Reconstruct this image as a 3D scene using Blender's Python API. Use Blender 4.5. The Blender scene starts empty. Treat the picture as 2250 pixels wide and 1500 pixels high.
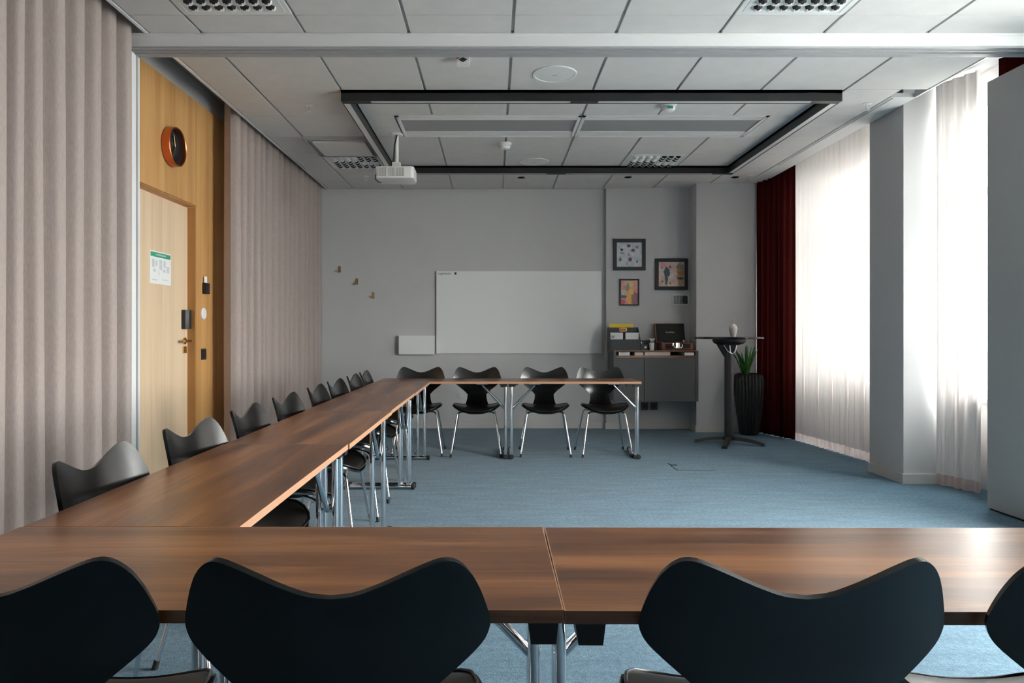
import bpy, bmesh, math, random
from mathutils import Vector, Matrix
random.seed(7)
R = math.radians
scene = bpy.context.scene
COL = scene.collection

# ------------------------------------------------------------------ camera
F_PX, VPX, VPY = 1538.0, 1085.0, 731.0          # focal length and vanishing point in a 2250x1500 frame
CAM_Z = 1.15
cam = bpy.data.cameras.new('camera')
cam.sensor_width = 36.0
cam.lens = F_PX / 2250 * 36
cam.shift_x = (1125 - VPX) / 2250
cam.shift_y = -(750 - VPY) / 2250
cam.clip_start = 0.02
cam_ob = bpy.data.objects.new('camera', cam)
cam_ob.location = (0, 0, CAM_Z)
cam_ob.rotation_euler = (R(90), 0, 0)
COL.objects.link(cam_ob)
scene.camera = cam_ob

# ------------------------------------------------------------------ sky (bright overcast day)
world = bpy.data.worlds.new('overcast_sky')
scene.world = world
world.use_nodes = True
bg = world.node_tree.nodes['Background']
bg.inputs['Color'].default_value = (1.0, 0.985, 0.965, 1)
bg.inputs['Strength'].default_value = 9.0

def portal(name, x, y0, y1, z0, z1):            # daylight sampling through a window opening
    l = bpy.data.lights.new(name, 'AREA'); l.shape = 'RECTANGLE'
    l.size = z1 - z0; l.size_y = y1 - y0
    l.cycles.is_portal = True
    o = bpy.data.objects.new(name, l); COL.objects.link(o)
    o.location = (x, (y0 + y1) / 2, (z0 + z1) / 2); o.rotation_euler = (0, R(90), 0)

# ------------------------------------------------------------------ exposure / render look
vs = scene.view_settings
vs.view_transform = 'Standard'; vs.look = 'None'; vs.gamma = 1.0
vs.use_curve_mapping = False
vs.exposure = 2.08
scene.display_settings.display_device = 'sRGB'
cy = scene.cycles
cy.use_denoising = True
cy.max_bounces = 12; cy.diffuse_bounces = 7; cy.glossy_bounces = 5
cy.transmission_bounces = 8; cy.transparent_max_bounces = 16
cy.sample_clamp_indirect = 12.0
cy.caustics_reflective = False; cy.caustics_refractive = False

# ------------------------------------------------------------------ materials
def nodes_of(m):
    m.use_nodes = True
    return m.node_tree.nodes, m.node_tree.links, m.node_tree.nodes['Principled BSDF']

def mat(name, col, rough=0.5, metal=0.0, spec=0.5, noise=0.0, nscale=30.0, bump=0.0, bscale=200.0, stretch=(1, 1, 1), coat=0.0):
    m = bpy.data.materials.new(name)
    N, L, P = nodes_of(m)
    P.inputs['Base Color'].default_value = (*col, 1)
    P.inputs['Roughness'].default_value = rough
    P.inputs['Metallic'].default_value = metal
    P.inputs['Specular IOR Level'].default_value = spec
    P.inputs['Coat Weight'].default_value = coat
    if noise or bump:
        tc = N.new('ShaderNodeTexCoord'); mp = N.new('ShaderNodeMapping')
        mp.inputs['Scale'].default_value = stretch
        L.new(tc.outputs['Object'], mp.inputs['Vector'])
    if noise:
        n = N.new('ShaderNodeTexNoise'); n.inputs['Scale'].default_value = nscale; n.inputs['Detail'].default_value = 6
        L.new(mp.outputs['Vector'], n.inputs['Vector'])
        r = N.new('ShaderNodeValToRGB')
        r.color_ramp.elements[0].position = 0.3; r.color_ramp.elements[1].position = 0.7
        r.color_ramp.elements[0].color = (*[c * (1 - noise) for c in col], 1)
        r.color_ramp.elements[1].color = (*[min(1, c * (1 + noise)) for c in col], 1)
        L.new(n.outputs['Fac'], r.inputs['Fac']); L.new(r.outputs['Color'], P.inputs['Base Color'])
    if bump:
        n2 = N.new('ShaderNodeTexNoise'); n2.inputs['Scale'].default_value = bscale; n2.inputs['Detail'].default_value = 4
        L.new(mp.outputs['Vector'], n2.inputs['Vector'])
        b = N.new('ShaderNodeBump'); b.inputs['Strength'].default_value = bump; b.inputs['Distance'].default_value = 0.002
        L.new(n2.outputs['Fac'], b.inputs['Height']); L.new(b.outputs['Normal'], P.inputs['Normal'])
    return m

def wood(name, dark, mid, light, along='X', rough=0.38, s_long=1.1, s_cross=9.0, spec=0.5, contrast=1.0):
    m = bpy.data.materials.new(name)
    N, L, P = nodes_of(m)
    tc = N.new('ShaderNodeTexCoord'); oi = N.new('ShaderNodeObjectInfo')
    off = N.new('ShaderNodeVectorMath'); off.operation = 'SCALE'
    cmb = N.new('ShaderNodeCombineXYZ')
    for k in range(3): L.new(oi.outputs['Random'], cmb.inputs[k])
    L.new(cmb.outputs[0], off.inputs[0]); off.inputs['Scale'].default_value = 37.0
    add = N.new('ShaderNodeVectorMath'); add.operation = 'ADD'
    L.new(tc.outputs['Object'], add.inputs[0]); L.new(off.outputs[0], add.inputs[1])
    def mapped(a, b):
        mp = N.new('ShaderNodeMapping')
        sc = {'X': (a, b, b), 'Y': (b, a, b), 'Z': (b, b, a)}[along]
        mp.inputs['Scale'].default_value = sc
        L.new(add.outputs[0], mp.inputs['Vector']); return mp.outputs['Vector']
    n1 = N.new('ShaderNodeTexNoise'); n1.inputs['Scale'].default_value = 1.0; n1.inputs['Detail'].default_value = 7
    n1.inputs['Roughness'].default_value = 0.6; n1.inputs['Distortion'].default_value = 0.6
    L.new(mapped(s_long, s_cross), n1.inputs['Vector'])
    n2 = N.new('ShaderNodeTexNoise'); n2.inputs['Scale'].default_value = 1.0; n2.inputs['Detail'].default_value = 3
    L.new(mapped(s_long * 2.5, s_cross * 14), n2.inputs['Vector'])
    mx = N.new('ShaderNodeMath'); mx.operation = 'MULTIPLY_ADD'
    L.new(n2.outputs['Fac'], mx.inputs[0]); mx.inputs[1].default_value = 0.22; 
    sb = N.new('ShaderNodeMath'); sb.operation = 'SUBTRACT'; L.new(n1.outputs['Fac'], sb.inputs[0]); sb.inputs[1].default_value = 0.11
    L.new(sb.outputs[0], mx.inputs[2])
    r = N.new('ShaderNodeValToRGB'); e = r.color_ramp.elements
    e[0].position = 0.5 - 0.2 / contrast; e[0].color = (*dark, 1)
    e[1].position = 0.5 + 0.22 / contrast; e[1].color = (*light, 1)
    k = e.new(0.5); k.color = (*mid, 1)
    L.new(mx.outputs[0], r.inputs['Fac']); L.new(r.outputs['Color'], P.inputs['Base Color'])
    P.inputs['Roughness'].default_value = rough
    P.inputs['Specular IOR Level'].default_value = spec
    return m

def cloth(name, col, transp, transl, rough=0.9, weave=0.0):
    """woven curtain cloth: part open weave, part light passing through the threads"""
    m = bpy.data.materials.new(name)
    N, L, P = nodes_of(m)
    out = N['Material Output']
    N.remove(P)
    d = N.new('ShaderNodeBsdfDiffuse'); d.inputs['Color'].default_value = (*col, 1)
    t = N.new('ShaderNodeBsdfTranslucent'); t.inputs['Color'].default_value = (*col, 1)
    if weave:
        tc = N.new('ShaderNodeTexCoord'); mp = N.new('ShaderNodeMapping'); mp.inputs['Scale'].default_value = (60, 60, 6)
        n = N.new('ShaderNodeTexNoise'); n.inputs['Scale'].default_value = 6; n.inputs['Detail'].default_value = 5
        r = N.new('ShaderNodeValToRGB')
        r.color_ramp.elements[0].position = 0.3; r.color_ramp.elements[1].position = 0.7
        r.color_ramp.elements[0].color = (*[c * (1 - weave) for c in col], 1)
        r.color_ramp.elements[1].color = (*[min(1, c * (1 + weave)) for c in col], 1)
        L.new(tc.outputs['Object'], mp.inputs['Vector']); L.new(mp.outputs['Vector'], n.inputs['Vector'])
        L.new(n.outputs['Fac'], r.inputs['Fac'])
        L.new(r.outputs['Color'], d.inputs['Color']); L.new(r.outputs['Color'], t.inputs['Color'])
    a = N.new('ShaderNodeMixShader'); a.inputs[0].default_value = transl
    L.new(d.outputs[0], a.inputs[1]); L.new(t.outputs[0], a.inputs[2])
    tr = N.new('ShaderNodeBsdfTransparent')
    b = N.new('ShaderNodeMixShader'); b.inputs[0].default_value = transp
    L.new(a.outputs[0], b.inputs[1]); L.new(tr.outputs[0], b.inputs[2])
    L.new(b.outputs[0], out.inputs['Surface'])
    return m

def carpet_mat():
    m = bpy.data.materials.new('blue_carpet')
    N, L, P = nodes_of(m)
    tc = N.new('ShaderNodeTexCoord')
    n1 = N.new('ShaderNodeTexNoise'); n1.inputs['Scale'].default_value = 170; n1.inputs['Detail'].default_value = 4
    mp = N.new('ShaderNodeMapping'); mp.inputs['Scale'].default_value = (1.2, 5, 1)
    n2 = N.new('ShaderNodeTexNoise'); n2.inputs['Scale'].default_value = 3.0; n2.inputs['Detail'].default_value = 6
    n3 = N.new('ShaderNodeTexNoise'); n3.inputs['Scale'].default_value = 45; n3.inputs['Detail'].default_value = 5
    L.new(tc.outputs['Object'], n1.inputs['Vector']); L.new(tc.outputs['Object'], mp.inputs['Vector'])
    L.new(mp.outputs['Vector'], n2.inputs['Vector']); L.new(tc.outputs['Object'], n3.inputs['Vector'])
    def ramp(src, a, b, p0=0.3, p1=0.7):
        r = N.new('ShaderNodeValToRGB'); e = r.color_ramp.elements
        e[0].position = p0; e[1].position = p1; e[0].color = (*a, 1); e[1].color = (*b, 1)
        L.new(src, r.inputs['Fac']); return r.outputs['Color']
    base = ramp(n1.outputs['Fac'], (0.058, 0.128, 0.188), (0.145, 0.255, 0.335))
    mul = N.new('ShaderNodeMix'); mul.data_type = 'RGBA'; mul.blend_type = 'MULTIPLY'; mul.inputs[0].default_value = 1
    L.new(base, mul.inputs[6]); L.new(ramp(n2.outputs['Fac'], (0.80, 0.82, 0.84), (1.1, 1.1, 1.1)), mul.inputs[7])
    mul2 = N.new('ShaderNodeMix'); mul2.data_type = 'RGBA'; mul2.blend_type = 'MULTIPLY'; mul2.inputs[0].default_value = 1
    L.new(mul.outputs[2], mul2.inputs[6]); L.new(ramp(n3.outputs['Fac'], (0.72, 0.75, 0.78), (1.2, 1.17, 1.15)), mul2.inputs[7])
    L.new(mul2.outputs[2], P.inputs['Base Color'])
    P.inputs['Roughness'].default_value = 0.95
    P.inputs['Specular IOR Level'].default_value = 0.15
    P.inputs['Sheen Weight'].default_value = 0.15
    P.inputs['Sheen Roughness'].default_value = 0.5
    b = N.new('ShaderNodeBump'); b.inputs['Strength'].default_value = 0.5; b.inputs['Distance'].default_value = 0.004
    L.new(n1.outputs['Fac'], b.inputs['Height']); L.new(b.outputs['Normal'], P.inputs['Normal'])
    return m

def print_mat(name, base_a, base_b, nscale, blobs, w, h, rough=0.35, seed=0.0):
    """flat print: mottled ground with soft-edged coloured shapes; object coords, x across and z up, origin centre"""
    m = bpy.data.materials.new(name)
    N, L, P = nodes_of(m)
    tc = N.new('ShaderNodeTexCoord')
    n = N.new('ShaderNodeTexNoise'); n.inputs['Scale'].default_value = nscale; n.inputs['Detail'].default_value = 6
    n.noise_dimensions = '4D'; n.inputs['W'].default_value = seed
    L.new(tc.outputs['Object'], n.inputs['Vector'])
    r = N.new('ShaderNodeValToRGB'); e = r.color_ramp.elements
    e[0].position = 0.35; e[1].position = 0.65; e[0].color = (*base_a, 1); e[1].color = (*base_b, 1)
    L.new(n.outputs['Fac'], r.inputs['Fac'])
    cur = r.outputs['Color']
    nd = N.new('ShaderNodeTexNoise'); nd.inputs['Scale'].default_value = 40; nd.inputs['Detail'].default_value = 3
    L.new(tc.outputs['Object'], nd.inputs['Vector'])
    sep = N.new('ShaderNodeSeparateXYZ'); L.new(tc.outputs['Object'], sep.inputs[0])
    def math_(op, a, b=None):
        q = N.new('ShaderNodeMath'); q.operation = op
        for i, v in enumerate((a, b)):
            if v is None: continue
            if isinstance(v, (int, float)): q.inputs[i].default_value = v
            else: L.new(v, q.inputs[i])
        return q.outputs[0]
    for (cx, cz, rx, rz, col) in blobs:
        dx = math_('DIVIDE', math_('SUBTRACT', sep.outputs[0], cx * w), rx * w)
        dz = math_('DIVIDE', math_('SUBTRACT', sep.outputs[2], cz * h), rz * h)
        d = math_('ADD', math_('MULTIPLY', dx, dx), math_('MULTIPLY', dz, dz))
        d = math_('ADD', d, math_('MULTIPLY', math_('SUBTRACT', nd.outputs['Fac'], 0.5), 2.2))
        k = math_('LESS_THAN', d, 1.0)
        mx = N.new('ShaderNodeMix'); mx.data_type = 'RGBA'
        L.new(k, mx.inputs[0]); L.new(cur, mx.inputs[6]); mx.inputs[7].default_value = (*col, 1)
        cur = mx.outputs[2]
    L.new(cur, P.inputs['Base Color']); P.inputs['Roughness'].default_value = rough
    return m

M = dict(
    wall=mat('wall_paint', (0.575, 0.575, 0.58), 0.75, noise=0.015, nscale=3, bump=0.05, bscale=300),
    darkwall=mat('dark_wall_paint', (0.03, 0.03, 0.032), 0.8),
    base=mat('baseboard_paint', (0.60, 0.59, 0.575), 0.55),
    tile=mat('ceiling_tile', (0.68, 0.66, 0.645), 0.9, noise=0.03, nscale=8, bump=0.08, bscale=500),
    slab=mat('ceiling_void', (0.30, 0.30, 0.30), 0.9),
    grid=mat('ceiling_grid_metal', (0.40, 0.40, 0.40), 0.45),
    beam=mat('white_lacquer', (0.80, 0.80, 0.80), 0.42),
    alu=mat('brushed_aluminium', (0.62, 0.63, 0.65), 0.32, 1.0),
    track=mat('grey_track_lacquer', (0.42, 0.42, 0.43), 0.45),
    gyps=mat('white_gypsum', (0.74, 0.74, 0.74), 0.5),
    carpet=carpet_mat(),
    walnut=wood('walnut_laminate', (0.080, 0.028, 0.013), (0.205, 0.078, 0.030), (0.42, 0.175, 0.064), 'X', 0.30, 0.9, 8.0, 0.8, 1.1),
    edge=mat('light_edge_band', (0.50, 0.27, 0.16), 0.45),
    oak=wood('oak_veneer', (0.47, 0.235, 0.080), (0.60, 0.325, 0.120), (0.68, 0.41, 0.175), 'Z', 0.45, 0.35, 9.0),
    oakdoor=wood('pale_oak_veneer', (0.68, 0.49, 0.32), (0.77, 0.58, 0.395), (0.82, 0.64, 0.45), 'Z', 0.45, 0.3, 8.0),
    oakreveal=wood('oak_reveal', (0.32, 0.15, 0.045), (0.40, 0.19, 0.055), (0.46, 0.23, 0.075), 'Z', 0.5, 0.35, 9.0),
    lacq=mat('black_lacquered_ply', (0.003, 0.003, 0.003), 0.20, spec=0.75, bump=0.07, bscale=60, stretch=(6, 6, 0.35)),
    ply=mat('black_ply_edge', (0.010, 0.009, 0.008), 0.45),
    leather=mat('black_leather', (0.012, 0.011, 0.010), 0.36, bump=0.25, bscale=35),
    chrome=mat('chrome', (0.82, 0.83, 0.85), 0.07, 1.0),
    rubber=mat('black_rubber', (0.012, 0.012, 0.012), 0.6),
    bplast=mat('black_plastic', (0.014, 0.014, 0.015), 0.4),
    bmetal=mat('black_powder_coat', (0.013, 0.013, 0.014), 0.42),
    dmetal=mat('dark_grey_metal', (0.055, 0.055, 0.056), 0.38, 0.4),
    diffuser=mat('opal_diffuser', (0.72, 0.71, 0.70), 0.4),
    wplast=mat('white_plastic', (0.78, 0.78, 0.77), 0.4),
    dark=mat('dark_opening', (0.015, 0.015, 0.015), 0.8),
    perf=mat('perforated_grey_metal', (0.33, 0.33, 0.33), 0.5, noise=0.12, nscale=400),
    curtain=cloth('beige_curtain_cloth', (0.48, 0.405, 0.375), 0.05, 0.14, weave=0.10),
    sheer=cloth('white_sheer_cloth', (0.86, 0.81, 0.79), 0.008, 0.060),
    hem=cloth('sheer_hem_cloth', (0.72, 0.60, 0.56), 0.05, 0.45),
    velvet=cloth('dark_red_velvet', (0.030, 0.0045, 0.004), 0.0, 0.12),
    panel=mat('grey_partition_laminate', (0.40, 0.405, 0.40), 0.45),
    board=mat('whiteboard_enamel', (0.86, 0.87, 0.875), 0.22),
    brass=mat('brass', (0.72, 0.48, 0.20), 0.22, 1.0),
    copper=mat('copper', (0.62, 0.20, 0.09), 0.3, 1.0),
    clockface=mat('clock_black_glass', (0.012, 0.014, 0.018), 0.12),
    paper=mat('white_paper', (0.82, 0.82, 0.82), 0.7),
    cream=mat('cream_paper', (0.80, 0.66, 0.56), 0.7),
    green=mat('green_print', (0.045, 0.34, 0.20), 0.6),
    greyp=mat('grey_print', (0.60, 0.61, 0.64), 0.7),
    ink=mat('black_ink', (0.03, 0.03, 0.03), 0.6),
    cab=mat('grey_cabinet_laminate', (0.105, 0.105, 0.106), 0.5),
    filebox=mat('grey_felt_board', (0.085, 0.088, 0.093), 0.8),
    yellow=mat('yellow_card', (0.80, 0.58, 0.05), 0.6),
    orange=mat('orange_print', (0.62, 0.20, 0.02), 0.5),
    rbrown=mat('brown_leatherette', (0.20, 0.065, 0.028), 0.45, bump=0.2, bscale=400),
    grille=mat('speaker_cloth', (0.035, 0.018, 0.015), 0.8),
    vase=mat('white_ceramic', (0.80, 0.77, 0.73), 0.55),
    twig=mat('dry_twig', (0.62, 0.57, 0.50), 0.8),
    planter=mat('black_planter', (0.012, 0.012, 0.013), 0.36),
    soil=mat('dark_soil', (0.02, 0.014, 0.01), 0.9),
    leaf=mat('green_leaf', (0.030, 0.135, 0.016), 0.4, noise=0.5, nscale=25),
    flower=mat('white_petals', (0.75, 0.78, 0.62), 0.7),
    glass=None,
    ground=mat('pale_paving', (0.42, 0.42, 0.41), 0.9, noise=0.1, nscale=1.5),
    red=mat('red_print', (0.55, 0.05, 0.07), 0.5),
    cord=mat('black_cable', (0.015, 0.015, 0.015), 0.5),
    tabletop=mat('dark_glossy_laminate', (0.018, 0.018, 0.020), 0.12),
)
def glass_mat():
    m = bpy.data.materials.new('window_glass'); N, L, P = nodes_of(m); out = N['Material Output']; N.remove(P)
    t = N.new('ShaderNodeBsdfTransparent'); t.inputs['Color'].default_value = (0.95, 0.97, 0.96, 1)
    g = N.new('ShaderNodeBsdfGlossy'); g.inputs['Roughness'].default_value = 0.0
    x = N.new('ShaderNodeMixShader'); x.inputs[0].default_value = 0.05; L.new(t.outputs[0], x.inputs[1]); L.new(g.outputs[0], x.inputs[2])
    L.new(x.outputs[0], out.inputs['Surface']); return m
M['glass'] = glass_mat()

# ------------------------------------------------------------------ mesh building
class MB:
    def __init__(s): s.v = []; s.f = []; s.m = []; s.cur = 0
    def add(s, vs_, fs_):
        o = len(s.v); s.v += [tuple(p) for p in vs_]
        for f in fs_: s.f.append(tuple(i + o for i in f)); s.m.append(s.cur)
        return s
    def box(s, x0, x1, y0, y1, z0, z1):
        v = [(x, y, z) for z in (z0, z1) for y in (y0, y1) for x in (x0, x1)]
        return s.add(v, [(0, 2, 3, 1), (4, 5, 7, 6), (0, 1, 5, 4), (2, 6, 7, 3), (0, 4, 6, 2), (1, 3, 7, 5)])
    def prism(s, pts, axis, a, b):
        """outline pts in the two other axes (order x,y,z without axis), extruded from a to b along axis"""
        n = len(pts)
        def mk(p, t): return {'x': (t, p[0], p[1]), 'y': (p[0], t, p[1]), 'z': (p[0], p[1], t)}[axis]
        v = [mk(p, a) for p in pts] + [mk(p, b) for p in pts]
        f = [tuple(range(n))[::-1], tuple(range(n, 2 * n))] + [(i, (i + 1) % n, n + (i + 1) % n, n + i) for i in range(n)]
        return s.add(v, f)
    def tube(s, pts, r, n=10, cap=True):
        pts = [Vector(p) for p in pts]; rs = r if isinstance(r, (list, tuple)) else [r] * len(pts)
        rings = []; up = None
        for i, p in enumerate(pts):
            a = pts[max(i - 1, 0)]; b = pts[min(i + 1, len(pts) - 1)]
            d = (b - a).normalized()
            if up is None:
                up = Vector((0, 0, 1)) if abs(d.z) < 0.9 else Vector((0, 1, 0))
            e1 = d.cross(up).normalized(); e2 = e1.cross(d).normalized(); up = e2
            rings.append([p + (e1 * math.cos(2 * math.pi * k / n) + e2 * math.sin(2 * math.pi * k / n)) * rs[i] for k in range(n)])
        v = [q for ring in rings for q in ring]; f = []
        for i in range(len(pts) - 1):
            for k in range(n):
                f.append((i * n + k, i * n + (k + 1) % n, (i + 1) * n + (k + 1) % n, (i + 1) * n + k))
        if cap: f += [tuple(range(n))[::-1], tuple((len(pts) - 1) * n + k for k in range(n))]
        return s.add(v, f)
    def lathe(s, prof, n=32, c=(0, 0, 0), axis='z', rf=None, cap=True):
        v = []; f = []
        for j, (r, h) in enumerate(prof):
            for k in range(n):
                a = 2 * math.pi * k / n
                rr = r if rf is None else rf(r, h, a)
                x, y = rr * math.cos(a), rr * math.sin(a)
                p = {'z': (x, y, h), 'y': (x, h, y), 'x': (h, x, y)}[axis]
                v.append((p[0] + c[0], p[1] + c[1], p[2] + c[2]))
        for j in range(len(prof) - 1):
            for k in range(n): f.append((j * n + k, j * n + (k + 1) % n, (j + 1) * n + (k + 1) % n, (j + 1) * n + k))
        if cap: f += [tuple(range(n))[::-1], tuple((len(prof) - 1) * n + k for k in range(n))]
        return s.add(v, f)
    def grid(s, fn, nu, nv):
        v = [fn(i / nu, j / nv) for j in range(nv + 1) for i in range(nu + 1)]
        f = [(j * (nu + 1) + i, j * (nu + 1) + i + 1, (j + 1) * (nu + 1) + i + 1, (j + 1) * (nu + 1) + i) for j in range(nv) for i in range(nu)]
        return s.add(v, f)
    def mesh(s, name, mats, smooth=None, bevel=0.0, solid=0.0, fixn=True):
        me = bpy.data.meshes.new(name)
        me.from_pydata(s.v, [], s.f)
        mats = mats if isinstance(mats, (list, tuple)) else [mats]
        for q in mats: me.materials.append(q)
        for p, k in zip(me.polygons, s.m): p.material_index = k
        bm = bmesh.new(); bm.from_mesh(me)
        if fixn: bmesh.ops.recalc_face_normals(bm, faces=bm.faces)
        if solid: bmesh.ops.solidify(bm, geom=bm.faces[:], thickness=solid)
        if bevel:
            ed = [e for e in bm.edges if len(e.link_faces) == 2 and e.calc_face_angle(0) > 0.6]
            bmesh.ops.bevel(bm, geom=ed, offset=bevel, segments=2, profile=0.7, affect='EDGES')
        bm.to_mesh(me); bm.free()
        if smooth is not None:
            for p in me.polygons: p.use_smooth = True
            me.set_sharp_from_angle(angle=R(smooth))
        return me
    def build(s, name, mats, parent=None, smooth=None, bevel=0.0, solid=0.0, fixn=True, loc=None):
        return place(name, s.mesh(name, mats, smooth, bevel, solid, fixn), parent, loc)

def place(name, me, parent=None, loc=None):
    o = bpy.data.objects.new(name, me); COL.objects.link(o)
    if parent is not None: o.parent = parent
    if loc is not None: o.location = loc
    return o
def bx(x0, x1, y0, y1, z0, z1): return MB().box(x0, x1, y0, y1, z0, z1)
def tag(o, label=None, cat=None, group=None, kind=None):
    if label: o['label'] = label
    if cat: o['category'] = cat
    if group: o['group'] = group
    if kind: o['kind'] = kind
    return o
def empty(name, loc=(0, 0, 0), rz=0.0):
    o = bpy.data.objects.new(name, None); COL.objects.link(o); o.location = loc; o.rotation_euler = (0, 0, rz)
    o.empty_display_size = 0.1
    return o
def thing(name, label, cat, loc=(0, 0, 0), rz=0.0, group=None):
    return tag(empty(name, loc, rz), label, cat, group)
KIDS = {}
def copy_tree(o, parent=None):
    c = o.copy(); COL.objects.link(c)
    c.parent = parent
    for ch in [q for q in KIDS.get(o.name, [])]:
        KIDS.setdefault(c.name, []).append(copy_tree(ch, c))
    return c
def index_children():
    KIDS.clear()
    for q in bpy.data.objects:
        if q.parent: KIDS.setdefault(q.parent.name, []).append(q)
def text_part(name, body, size, material, parent, loc, rot, extrude=0.0004, align='CENTER', sx=1.0):
    cu = bpy.data.curves.new(name, 'FONT'); cu.body = body; cu.size = size; cu.extrude = extrude
    cu.align_x = align; cu.align_y = 'CENTER'; cu.resolution_u = 2
    tmp = bpy.data.objects.new(name + '_tmp', cu); COL.objects.link(tmp)
    bpy.context.view_layer.update()
    me = bpy.data.meshes.new_from_object(tmp.evaluated_get(bpy.context.evaluated_depsgraph_get()))
    bpy.data.objects.remove(tmp)
    me.name = name; me.materials.clear(); me.materials.append(material)
    o = place(name, me, parent, loc); o.rotation_euler = rot; o.scale = (sx, 1, 1)
    return o

# ------------------------------------------------------------------ room dimensions (x right, y away from camera, z up)
CEIL = 2.885
XL, XLC = -2.25, -2.0            # wood wall face, left edge of the tile field
XR, XW = 3.10, 3.60              # right edge of the tile field, window wall
Y0, YB = -2.2, 8.45              # wall behind the camera, back wall
YM, YR_ = 8.38, 8.11             # stepped forward parts of the back wall
XM0, XM1 = 1.346, 2.347
BEAM0, BEAM1, BEAMZ = 4.06, 4.21, 2.80
SLAB = 3.06

# ---- floor
fl = bx(-2.7, XW + 0.3, Y0 - 0.2, YB + 0.2, -0.12, 0.0).build('floor', M['carpet']); tag(fl, 'blue short pile carpet floor', kind='structure')
# ---- back wall with its two forward steps
b = MB(); b.box(-2.7, XM0, YB, YB + .25, 0, SLAB); b.box(XM0, XW + .3, YB + .02, YB + .25, CEIL, SLAB)
tag(b.build('wall_back', M['wall']), 'grey painted back wall behind the whiteboard', kind='structure')
tag(bx(XM0, XM1, YM, YB + .25, 0, CEIL - .001).build('wall_niche', M['wall']), 'grey wall of the niche behind the cabinet and pictures', kind='structure')
tag(bx(XM1, XW + .3, YR_, YB + .25, 0, CEIL - .001).build('wall_corner', M['wall']), 'grey wall stepping forward behind the standing table', kind='structure')
t = 0.012; h = 0.075
b = MB()
b.box(-2.2, XM0 - t, YB - t, YB, 0, h)
b.box(XM0 - t, XM0, YM - t, YB, 0, h); b.box(XM0, XM1 - t, YM - t, YM, 0, h)
b.box(XM1 - t, XM1, YR_ - t, YM, 0, h); b.box(XM1, XW, YR_ - t, YR_, 0, h)
tag(b.build('baseboard_back', M['base']), 'pale baseboard along the stepped back wall', kind='structure')
# ---- wall behind the camera
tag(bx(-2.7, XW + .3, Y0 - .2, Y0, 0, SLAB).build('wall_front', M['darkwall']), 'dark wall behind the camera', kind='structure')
# ---- left wall with door opening
DY0, DY1, DZ = 4.36, 5.283, 2.108
b = MB()
b.box(-2.7, XL - .02, Y0, DY0, 0, SLAB); b.box(-2.7, XL - .02, DY1, YB, 0, SLAB); b.box(-2.7, XL - .02, DY0, DY1, DZ, SLAB)
wl = b.build('wall_left', M['wall']); tag(wl, 'left wall with oak panelling around the door', kind='structure')
bx(XL - .02, XL, DY1 + .003, 6.2, 0, 2.90).build('wood_panel', M['oak'], wl, bevel=.0015)
bx(XL - .02, XL, BEAM0, DY1, DZ + .003, 2.90).build('wood_panel', M['oak'], wl, bevel=.0015)
bx(XL - .02, XL, BEAM0, DY0 - .003, 0, DZ).build('wood_panel', M['oak'], wl, bevel=.0015)
# ---- door
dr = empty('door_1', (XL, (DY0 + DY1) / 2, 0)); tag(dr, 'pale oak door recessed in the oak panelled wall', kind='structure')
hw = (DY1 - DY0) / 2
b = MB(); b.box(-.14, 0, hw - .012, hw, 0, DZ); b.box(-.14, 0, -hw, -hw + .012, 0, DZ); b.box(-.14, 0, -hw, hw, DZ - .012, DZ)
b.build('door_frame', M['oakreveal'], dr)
leaf = bx(-.10, -.055, -hw + .016, hw - .016, .008, DZ - .018).build('door_leaf', M['oakdoor'], dr, bevel=.002)
hy = hw - .075
b = MB(); b.lathe([(.026, -.055), (.026, -.045)], 24, (0, hy, 1.09), 'x'); b.tube([(-.05, hy, 1.09), (-.005, hy, 1.09), (0, hy - .012, 1.09), (0, hy - .12, 1.09)], .0095, 12)
b.build('door_handle', M['brass'], dr, smooth=40)
b = MB(); b.box(-.055, -.045, hy - .025, hy + .025, 1.0, 1.05); b.lathe([(.011, -.045), (.011, -.038)], 16, (0, hy, 1.025), 'x')
b.build('lock_cylinder', M['brass'], dr, smooth=40, bevel=.001)
b = MB(); b.prism([(-.055, hy - .045), (-.025, hy - .045), (-.008, hy - .02), (-.008, hy + .02), (-.025, hy + .045), (-.055, hy + .045)], 'z', 1.18, 1.32)
b.build('card_reader', M['bplast'], dr, bevel=.003, smooth=30)

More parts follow.
